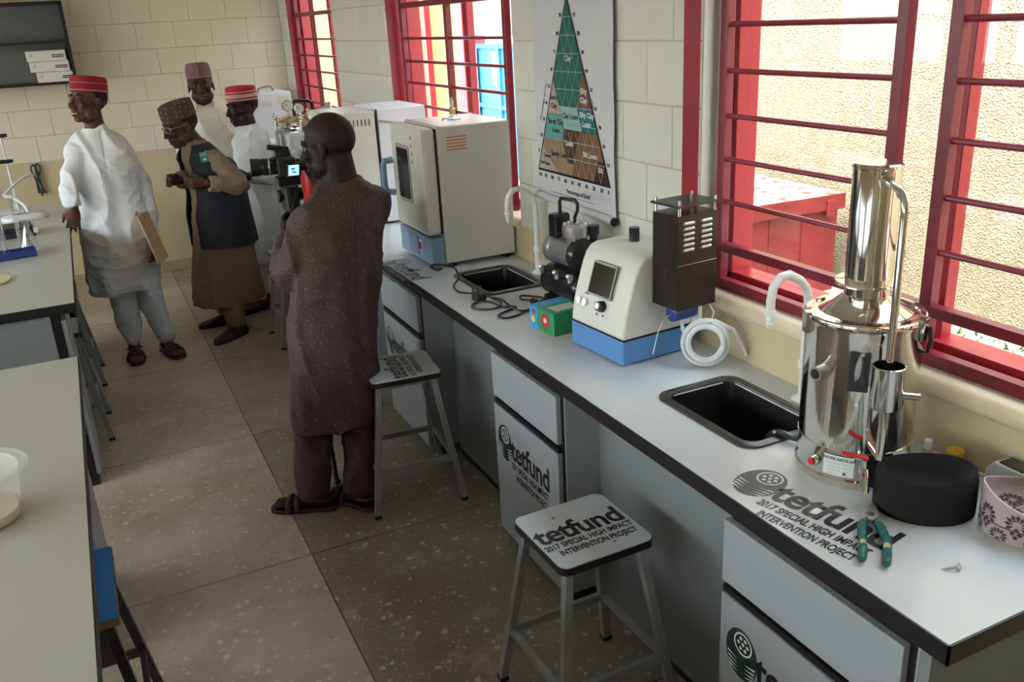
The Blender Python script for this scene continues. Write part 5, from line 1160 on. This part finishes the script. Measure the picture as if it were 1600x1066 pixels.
cap_round(P, F, .074, (.083, .101), redc, base=.050, stripes=((.10, .0022), (.62, .0016)), smt=wst, top=.95, dome=.010)
for a, d in ((ankR, dR), (ankL, dL)): sandal(P, a, d, leather)
fo = thing('paper_folder', 'tan folder of papers held against the white kaftan', 'folder', (.30, 6.0, .66))
pd = V((.22, -.05, -.96)).normalized()
for i, (sx0, of, mt_, nm) in enumerate(((.10, 0, mat('manila_card', (.55, .36, .19), .7, var=.1), 'cover'), (.16, .005, mat('paper_white', (.72, .68, .60), .7), 'sheets'), (.24, .010, mat('paper_white', (.72, .68, .60), .7), 'sheets'), (.42, .013, MATS['manila_card'], 'cover'))):
    ps = V((sx0, .95, .05)).normalized(); ps = (ps - pd * ps.dot(pd)).normalized(); pn = pd.cross(ps).normalized()
    obj(nm, MB().obox(V((-.045, -.115, .155)) + V((of, 0, -.006 * i)) + ps * .085, pd * (.160 if nm == 'cover' else .153), ps * .085, pn * .0016), mt_, fo)
# ---------------------------------------------------------------- man in brown kaftan and navy vest
r, P = new_person('man in brown kaftan and navy vest bending forward with glasses', .70, 6.28)
F = Frame((.608, 6.24, 1.442), (-.93, -.28, -.20), (-.18, 0, 1)); bf = V((-.96, -.28, 0)).normalized(); bl = UP.cross(bf)
hipc = V((.800, 6.33, .86)); ch = V((.745, 6.29, 1.17)); nk = V((.678, 6.265, 1.325)); lean = (nk - hipc).normalized()
shL, shR = V((.780, 6.125, 1.205)), V((.690, 6.43, 1.205)); elL, wrL = V((.915, 6.07, 1.035)), V((.690, 6.03, 1.085)); elR, wrR = V((.62, 6.47, 1.06)), V((.545, 6.20, 1.105))
ankL, ankR = V((.735, 6.135, .09)), V((.725, 6.47, .09)); dL, dR = (-.80, -.58, 0), (-.95, -.1, 0)
b = MB(); head(b, F); b.limb([F.p(0, -.02, -.05), nk - lean * .02], [.056, .066]); b.limb([nk - lean * .07, ch, hipc], [.062, .105, .11])
b.limb([shL, elL, wrL], [.05, .038, .027]); b.limb([shR, elR, wrR], [.05, .038, .027]); b.limb([nk - lean * .08, shL], [.055, .045]); b.limb([nk - lean * .08, shR], [.055, .045])
b.limb([hipc - UP * .02, V((.77, 6.2, .48)), ankL], [.09, .055, .036]); b.limb([hipc - UP * .02, V((.77, 6.44, .48)), ankR], [.09, .055, .036])
hand(b, wrL, (-.98, .10, .12), (.1, .95, .25), -1, (.45, .5, .55, .6), .8); hand(b, wrR, (-.80, -.45, .15), (.3, -.9, -.2), 1, (.8, .85, .9, .9), .9)
foot(b, ankL, dL); foot(b, ankR, dR); build_body(P, b, skin2); head_parts(r, F, P)
k = MB(); robe(k, top_rings(nk, lean, bl, bf, .19, .13) + [(ch, bl * .197, bf * .145, .3), (lerp(ch, hipc, .6), bl * .195, bf * .165, .5), (hipc + V((-.03, 0, -.02)), bl * .20, bf * .185, .6), (V((.755, 6.31, .55)), bl * .205, bf * .205, .9), (V((.742, 6.29, .225)), bl * .215, bf * .248, 1.1)], folds=6, amp=.035, ph=2.)
sleeve(k, [shL, elL, wrL + V((.02, 0, 0))], [.072, .062, .047]); sleeve(k, [shR, elR, wrR], [.072, .062, .047])
ko, km = build_cloth(P, 'kaftan', k, brown_c, .009, .014, .11)
d = (wrL - elL).normalized(); P('cuff', MB().cyl(wrL - d * .075, wrL - d * .012, .054, .052, n=22), mat('khaki_cuff', (.25, .175, .115), .8), pr=ko, smooth=True)
# vest: open-front shell
def vest(rings, a0, n=44, th=.012, mt_=navy):
    out = []; inn = []
    for c, u, v, ga in rings:
        c, u, v = V(c), V(u), V(v); ro = []; ri = []
        for i in range(n + 1):
            a = math.pi / 2 + ga + (2 * math.pi - 2 * ga) * i / n; q = u * math.cos(a) + v * math.sin(a); q *= 1 + .02 * math.sin(5 * a + c.z * 4)
            ro.append(c + q); ri.append(c + q * (1 - th / q.length))
        out.append(ro); inn.append(ri)
    mb = MB(); mb.loft([o + list(reversed(i)) for o, i in zip(out, inn)]); return mb
vr = [(nk - lean * .004, bl * .098, bf * .096, .95), (nk - lean * .030, bl * .133, bf * .109, .8), (nk - lean * .065, bl * .180, bf * .126, .62), (nk - lean * .11, bl * .208, bf * .148, .52), (lerp(nk, ch, .8), bl * .217, bf * .164, .46), (ch, bl * .220, bf * .172, .42), (lerp(ch, hipc, .6), bl * .220, bf * .194, .36), (hipc + V((-.03, 0, -.02)), bl * .226, bf * .214, .34), (V((.775, 6.31, .63)), bl * .230, bf * .224, .36)]
vm = vest(vr, .5); vme = vm.mesh('vest'); vo_ = P('vest', vm, navy, smooth=True, ang=60)
bd = V((.11, .98, -.12)).normalized()
ribbon(P, 'vest_emblem', vme, path((.690, 6.0, 1.290), (.697, 6.0, 1.225), 6), .052, bd, mat('emblem_green', (.02, .16, .10), .5), vo_, .004)
ribbon(P, 'emblem_letters', vme, path((.690, 6.0, 1.290), (.693, 6.0, 1.263), 4), .046, bd, mat('emblem_teal', (.10, .30, .28), .5), vo_, .006); ribbon(P, 'emblem_star', vme, path((.695, 6.0, 1.250), (.696, 6.0, 1.237), 4), .018, bd, mat('emblem_pale', (.45, .6, .5), .5), vo_, .006)
t = MB(); t.limb([V((.765, 6.2, .5)), V((.755, 6.17, .25)), ankL + UP * .03], [.10, .085, .066], 18); t.limb([V((.765, 6.44, .5)), V((.745, 6.46, .25)), ankR + UP * .03], [.10, .085, .066], 18); build_cloth(P, 'trousers', t, brown_c, .009, .01, .08)
hula = mat('brown_embroidered_cap', (.105, .055, .035), .85, bump=.4, bscale=160)
def spots(mt, c1, c2, sc):
    nt = mt.node_tree; L = nt.links.new; tc = N(nt, 'ShaderNodeTexCoord'); v_ = N(nt, 'ShaderNodeTexVoronoi'); v_.inputs['Scale'].default_value = sc; v_.inputs['Randomness'].default_value = .35; L(tc.outputs['Object'], v_.inputs['Vector'])
    rp = N(nt, 'ShaderNodeValToRGB'); e = rp.color_ramp.elements; e[0].position = .30; e[0].color = (*c2, 1); e[1].position = .42; e[1].color = (*c1, 1); L(v_.outputs['Distance'], rp.inputs[0]); L(rp.outputs[0], nt.nodes['Principled BSDF'].inputs['Base Color'])
spots(hula, (.075, .036, .024), (.19, .115, .08), 34)
cap_round(P, F, .092, (.085, .103), hula, base=.040, top=.96, dome=.004, sag=.004, tilt=-.006)
gl2 = mat('gold_wire', (.62, .55, .45), .25, 1.); g_ = P('glasses', scl(MB().tube([F.p(s_, f_, u_) for s_, f_, u_ in ((-.078, .0, .004), (-.070, .07, .006), (-.058, .092, .006))], .0025, 6).tube([F.p(s_, f_, u_) for s_, f_, u_ in ((.078, .0, .004), (.070, .07, .006), (.058, .092, .006))], .0025, 6).tube([F.p(-.012, .104, .008), F.p(.012, .104, .008)], .002, 6), F), gl2, smooth=True)
for s in (-1, 1):
    pts = [F.p(s * .034 + .024 * math.cos(a), .098 - .012 * abs(math.cos(a)) * (1 if s * math.cos(a) > 0 else 0), .002 + .018 * math.sin(a)) for a in [2 * math.pi * q / 20 for q in range(20)]]
    P('lens_rim', scl(MB().tube(pts, .002, 6, True), F), gl2, pr=g_, smooth=True); P('lens', scl(MB().add(pts, [tuple(range(20))]), F), pane, pr=g_)
shoe(P, ankL, dL, greysh); shoe(P, ankR, dR, greysh)
# ---------------------------------------------------------------- man in cream kaftan with purple cap (behind)
r, P = new_person('man in cream kaftan and purple cap standing behind the others', .93, 7.15)
F = Frame((.885, 7.13, 1.635), (-.14, -1, .02), (-.03, 0, 1)); bf = V((-.15, -1, 0)).normalized(); bl = UP.cross(bf); hipc = V((.93, 7.18, .90)); ch = V((.905, 7.18, 1.34)); nk = V((.895, 7.17, 1.505))
shR, shL = ch + bl * -.145 + UP * .04, ch + bl * .145 + UP * .04; elR, wrR = V((.70, 7.18, 1.12)), V((.72, 7.08, .86)); elL, wrL = V((1.115, 7.20, 1.12)), V((1.105, 7.10, .86)); ankR, ankL = V((.85, 7.17, .09)), V((1.03, 7.17, .09))
b = MB(); head(b, F); b.limb([F.p(0, -.02, -.05), nk - UP * .02], [.056, .068]); b.limb([nk - UP * .07, ch, hipc], [.062, .105, .11])
for sh_, e_, w_ in ((shR, elR, wrR), (shL, elL, wrL)): b.limb([sh_, e_, w_], [.05, .038, .027]); b.limb([nk - UP * .08, sh_], [.055, .045])
for s_, a in ((-1, ankR), (1, ankL)): b.limb([hipc + bl * s_ * .09, V((a.x, 7.17, .5)), a], [.085, .055, .036]); foot(b, a, bf)
hand(b, wrR, (.1, -.1, -1), (1, 0, 0), 1, (.3, .3, .35, .4)); hand(b, wrL, (-.1, -.1, -1), (-1, 0, 0), -1, (.3, .3, .35, .4)); build_body(P, b, skin2, .006); head_parts(r, F, P, beard=True)
k = MB(); robe(k, top_rings(nk, UP, bl, bf, .197, .12) + [(ch, bl * .20, bf * .125, .2), (V((.915, 7.18, 1.05)), bl * .20, bf * .13, .6), (hipc, bl * .21, bf * .14, .8), (V((.94, 7.18, .5)), bl * .22, bf * .155, 1)], folds=7, amp=.035, ph=1.1)
sleeve(k, [shR, elR, wrR], [.070, .064, .048]); sleeve(k, [shL, elL, wrL], [.070, .064, .048]); build_cloth(P, 'kaftan', k, cream_c, .010, .018, .1)
t = MB(); [t.limb([V((a.x, 7.17, .62)), V((a.x, 7.17, .3)), a + UP * .03], [.10, .085, .06], 18) for a in (ankR, ankL)]; build_cloth(P, 'trousers', t, cream_c, .010, .01, .08)
pur = mat('mauve_cap_cloth', (.20, .095, .12), .8, bump=.4, bscale=140); co2, rg2 = cap_round(P, F, .078, (.081, .101), pur, base=.054, top=.90, dome=.014)
P('front_crease', scl(MB().tube([F.p(0, .094, .058), F.p(0, .091, .11), F.p(0, .082, .148)], .003, 6), F), mat('pale_mauve', (.30, .18, .19), .8), pr=co2)
P('cap_edge', scl(MB().tube(rg2(1.003, .054), .003, 6, True), F), mat('pale_mauve', (.30, .18, .19), .8), pr=co2, smooth=True)
for a in (ankR, ankL): sandal(P, a, bf, leather)
# ---------------------------------------------------------------- young man in white with striped red cap
r, P = new_person('young man in white kaftan with red striped cap facing left', 1.06, 6.72)
F = Frame((1.095, 6.74, 1.485), (-.96, -.26, -.06), (-.12, -.03, 1)); bf = V((-.95, -.3, 0)).normalized(); bl = UP.cross(bf); hipc = V((1.11, 6.76, .80)); ch = V((1.125, 6.76, 1.15)); nk = V((1.13, 6.75, 1.345))
shL, shR = V((1.160, 6.62, 1.225)), V((1.09, 6.90, 1.225)); elL, wrL = V((1.20, 6.56, 1.0)), V((1.03, 6.50, 1.03)); elR, wrR = V((1.06, 6.96, .98)), V((.98, 6.80, 1.0)); ankL, ankR = V((1.0, 6.66, .09)), V((1.03, 6.86, .09))
b = MB(); head(b, F); b.limb([F.p(0, -.02, -.05), nk - UP * .02], [.048, .060]); b.limb([nk - UP * .07, ch, hipc], [.058, .098, .10])
for sh_, e_, w_ in ((shR, elR, wrR), (shL, elL, wrL)): b.limb([sh_, e_, w_], [.046, .035, .025]); b.limb([nk - UP * .08, sh_], [.052, .042])
for s_, a in ((-1, ankR), (1, ankL)): b.limb([hipc + bl * s_ * .085, V((a.x + .04, a.y, .46)), a], [.08, .052, .034]); foot(b, a, (-.9, -.35, 0))
hand(b, wrL, (-.98, .0, .05), (.1, .9, -.2), -1, (.4, .45, .5, .5)); hand(b, wrR, (-.7, -.6, 0), (.3, -.8, 0), 1, (.5, .5, .6, .6)); build_body(P, b, skin3, .006); head_parts(r, F, P)
k = MB(); robe(k, top_rings(nk, UP, bl, bf, .172, .12, -.004) + [(ch, bl * .178, bf * .125, .3), (lerp(ch, hipc, .6), bl * .178, bf * .135, .6), (hipc, bl * .19, bf * .15, .8), (V((1.06, 6.75, .36)), bl * .20, bf * .165, 1)], folds=7, amp=.04, ph=3.)
sleeve(k, [shL, elL, wrL], [.068, .060, .046]); sleeve(k, [shR, elR, wrR], [.068, .060, .046]); build_cloth(P, 'kaftan', k, white_c, .010, .018, .1)
t = MB(); [t.limb([V((a.x + .04, a.y, .5)), V((a.x + .02, a.y, .28)), a + UP * .03], [.09, .075, .058], 18) for a in (ankR, ankL)]; build_cloth(P, 'trousers', t, white_c, .010, .01, .08)
cap_round(P, F, .080, (.082, .100), mat('crimson_knit', (.42, .02, .035), .85, bump=.3, bscale=200), base=.042, stripes=((.10, .004), (.32, .007), (.46, .007), (.7, .003)), smt=mat('pink_white_stripe', (.60, .38, .37), .8), top=.95, dome=.012, tilt=.004)
for a in (ankR, ankL): shoe(P, a, (-.9, -.35, 0), mat('dark_red_leather', (.06, .012, .012), .45))
# ---------------------------------------------------------------- cameraman seen from behind
r, P = new_person('cameraman in speckled brown kaftan seen from behind', .70, 3.48)
F = Frame((.908, 3.64, 1.540), (-.80, .58, -.10), (-.08, .05, 1)); bf = V((-.42, .907, 0)).normalized(); bl = UP.cross(bf)
hipc = V((.828, 3.55, .86)); ch = V((.902, 3.59, 1.19)); nk = V((.938, 3.605, 1.395)); lean = (nk - hipc).normalized()
shL, shR = V((.782, 3.535, 1.262)), V((1.072, 3.65, 1.272)); elL, wrL = V((.660, 3.56, 1.035)), V((.715, 3.78, 1.155)); elR, wrR = V((1.05, 3.93, 1.12)), V((.925, 4.06, 1.42))
ankL, ankR = V((.635, 3.50, .09)), V((.812, 3.42, .09)); dL, dR = (-.88, .48, 0), (-.50, .86, 0)
b = MB(); head(b, F); b.limb([F.p(0, -.025, -.04), lerp(F.p(0, -.02, -.05), nk, .6), nk - lean * .02], [.066, .070, .078]); b.limb([nk - lean * .07, ch, hipc], [.065, .108, .11])
for sh_, e_, w_ in ((shR, elR, wrR), (shL, elL, wrL)): b.limb([sh_, e_, w_], [.052, .040, .028]); b.limb([nk - lean * .08, sh_], [.055, .045])
b.limb([hipc + bl * .09, V((.70, 3.55, .47)), ankL], [.09, .055, .038]); b.limb([hipc - bl * .09, V((.85, 3.50, .47)), ankR], [.09, .055, .038])
hand(b, wrL, (.10, .70, .60), (.95, -.1, .1), -1, (.9, .9, .95, 1.), .9); hand(b, wrR, (-.88, -.30, .22), (0, .1, -1), 1, (.7, .75, .8, .8), .6); foot(b, ankL, dL); foot(b, ankR, dR)
skin5 = mat('skin_black_brown', (.018, .0095, .0072), .6, var=.15, vscale=9, spec=.25, bump=.1, bscale=300); build_body(P, b, skin5); head_parts(r, F, P, full=True, hm=skin5)
def fleck():
    mt = mat('speckled_brown_cloth', (.050, .026, .022), .75); nt = mt.node_tree; L = nt.links.new; bs_ = nt.nodes['Principled BSDF']; tc = N(nt, 'ShaderNodeTexCoord'); prev = None
    for i, (rot, thr) in enumerate(((.6, .15), (-.7, .15), (2.2, .14))):
        mp = N(nt, 'ShaderNodeMapping'); mp.inputs['Rotation'].default_value = (rot, rot * .6, rot); mp.inputs['Scale'].default_value = (1, 1, .5); L(tc.outputs['Object'], mp.inputs[0])
        v_ = N(nt, 'ShaderNodeTexVoronoi'); v_.inputs['Scale'].default_value = 62; L(mp.outputs[0], v_.inputs['Vector'])
        lt = N(nt, 'ShaderNodeMath', operation='LESS_THAN'); lt.inputs[1].default_value = thr; L(v_.outputs['Distance'], lt.inputs[0])
        if prev: mx = N(nt, 'ShaderNodeMath', operation='MAXIMUM'); L(prev, mx.inputs[0]); L(lt.outputs[0], mx.inputs[1]); prev = mx.outputs[0]
        else: prev = lt.outputs[0]
    m_ = N(nt, 'ShaderNodeMix', data_type='RGBA'); m_.inputs[6].default_value = (.046, .023, .020, 1); m_.inputs[7].default_value = (.125, .085, .08, 1); L(prev, m_.inputs[0]); L(m_.outputs[2], bs_.inputs['Base Color']); return mt
fl_ = fleck()
k = MB(); robe(k, top_rings(nk, lean, bl, bf, .216, .132, .008, .186, .012) + [(ch, bl * .220, bf * .14, .3), (lerp(ch, hipc, .55), bl * .212, bf * .142, .5), (hipc + V((0, 0, .02)), bl * .212, bf * .155, .6), (V((.792, 3.50, .66)), bl * .200, bf * .150, .8), (V((.770, 3.47, .42)), bl * .212, bf * .155, 1.)], folds=6, amp=.035, ph=.2)
sleeve(k, [shL, elL, wrL], [.084, .080, .050]); sleeve(k, [shR, elR, wrR], [.080, .074, .050]); ko, km = build_cloth(P, 'kaftan', k, fl_, .009, .014, .12)
ribbon(P, 'back_seam', km, path(V((.955, 3.3, 1.38)), V((.91, 3.3, .95)), 14), .003, (-.05, 1, 0), mat('brown_seam', (.03, .015, .013), .8), ko, .002)
t = MB(); t.limb([hipc - UP * .1 + bl * .08, V((.682, 3.53, .45)), V((.650, 3.51, .25)), ankL + UP * .02], [.11, .090, .082, .074], 18); t.limb([hipc - UP * .1 - bl * .08, V((.855, 3.47, .45)), V((.835, 3.44, .25)), ankR + UP * .02], [.11, .088, .080, .07], 18); build_cloth(P, 'trousers', t, fl_, .009, .018, .07)
for a, d in ((ankL, dL), (ankR, dR)): sandal(P, a, d, leather)
# ---------------------------------------------------------------- camera and tripod
vc = thing('video_camera', 'black camera with long lens and lit blue screen', 'camera', (.80, 4.0, 1.36))
P = lambda n, mb, mt, pr=None, **k: obj(n, mb, mt, pr or vc, **k)
X_, Y_ = V((-.985, .17, .03)).normalized(), V((-.17, -.985, 0)).normalized(); Z_ = X_.cross(Y_) * -1
if Z_.z < 0: Z_ = -Z_
P('camera_body', MB().obox((.0, 0, .07), X_ * .04, Y_ * .068, Z_ * .045), blk, bevel=.010)
P('prism_hump', MB().obox(V((0, 0, .07)) + Z_ * .055 + X_ * .01, X_ * .035, Y_ * .028, Z_ * .018), blk, bevel=.008)
P('hand_grip', MB().obox(V((0, 0, .065)) + Y_ * -.06 + X_ * .025, X_ * .04, Y_ * .018, Z_ * .04), blk, bevel=.012)
ln = P('lens', MB().lathe([(.03, .03), (.034, .035), (.034, .06), (.037, .065), (.037, .10), (.035, .105), (.038, .115), (.040, .15), (.034, .152), (.03, .14)], V((0, 0, .07)), 28, (Y_, Z_, X_)), blk, smooth=True)
P('front_glass', MB().lathe([(.032, .139), (.01, .146)], V((0, 0, .07)), 24, (Y_, Z_, X_)), dark_glass, ln, smooth=True)
P('lens_ring', MB().lathe([(.0375, .068), (.0385, .07), (.0385, .074), (.0375, .076)], V((0, 0, .07)), 28, (Y_, Z_, X_)), steel, ln, smooth=True)
sc2 = P('side_monitor', MB().obox(V((.015, -.085, .06)), V((.030, -.004, 0)), V((0, .006, 0)), V((.004, 0, .030))), blk, bevel=.002)
P('lit_screen', MB().obox(V((.012, -.0925, .06)), V((.022, -.003, 0)), V((0, .0008, 0)), V((.003, 0, .022))), emit('screen_blue', (.20, .45, .75), .9), sc2)
P('screen_marks', MB().box(.0, .018, -.0945, -.0938, .062, .070).box(.004, .022, -.0945, -.0938, .048, .056), emit('screen_mark_dark', (.05, .13, .35), .3), sc2)
P('hot_shoe_mic', MB().cyl(V((0, 0, .14)) + X_ * -.02, V((0, 0, .155)) + X_ * .07, .012, n=14).obox(V((0, 0, .132)), X_ * .015, Y_ * .012, Z_ * .01), blk, smooth=True)
P('strap_ring', MB().tube([(.05, -.05, .11), (.06, -.055, .14), (.045, -.05, .16), (.03, -.045, .13)], .003, 6), steel)
tr = thing('tripod', 'black camera tripod standing in front of the cameraman', 'tripod', (.80, 4.0, 0))
P = lambda n, mb, mt, pr=None, **k: obj(n, mb, mt, pr or tr, **k)
P('fluid_head', MB().cyl((0, 0, 1.24), (0, 0, 1.34), .042, n=20).obox((0, 0, 1.365), (.05, 0, 0), (0, .035, 0), (0, 0, .02)).cyl((-.055, 0, 1.30), (.055, 0, 1.30), .028, n=16), blk, bevel=.004)
P('pan_handle', MB().tube([(.02, -.04, 1.32), (-.02, -.12, 1.26), (-.065, -.19, 1.19), (-.08, -.215, 1.165)], [.008, .008, .011, .012], 8), blk, smooth=True)
P('centre_column', MB().cyl((0, 0, .70), (0, 0, 1.25), .016, n=14).lathe([(.035, 1.02), (.05, 1.04), (.05, 1.10), (.03, 1.13)], n=18), blk, smooth=True)
for fx, fy in ((-.034, -.333), (-.08, .19), (.20, .12)):
    top = V((fx * .08, fy * .08, 1.08)); ft = V((fx, fy, .015)); md = lerp(top, ft, .45)
    lg_ = P('leg', MB().cyl(top, md, .015, n=12).cyl(md, ft, .011, n=12), blk, smooth=True)
    P('leg_lock', MB().cyl(lerp(top, ft, .43), lerp(top, ft, .48), .019, n=12), edge, lg_, smooth=True); P('rubber_foot', MB().ball(ft, (.018, .018, .015), 10), edge, lg_, smooth=True)
    P('spreader', MB().cyl((0, 0, .72), lerp(top, ft, .55), .005, n=8), blk)
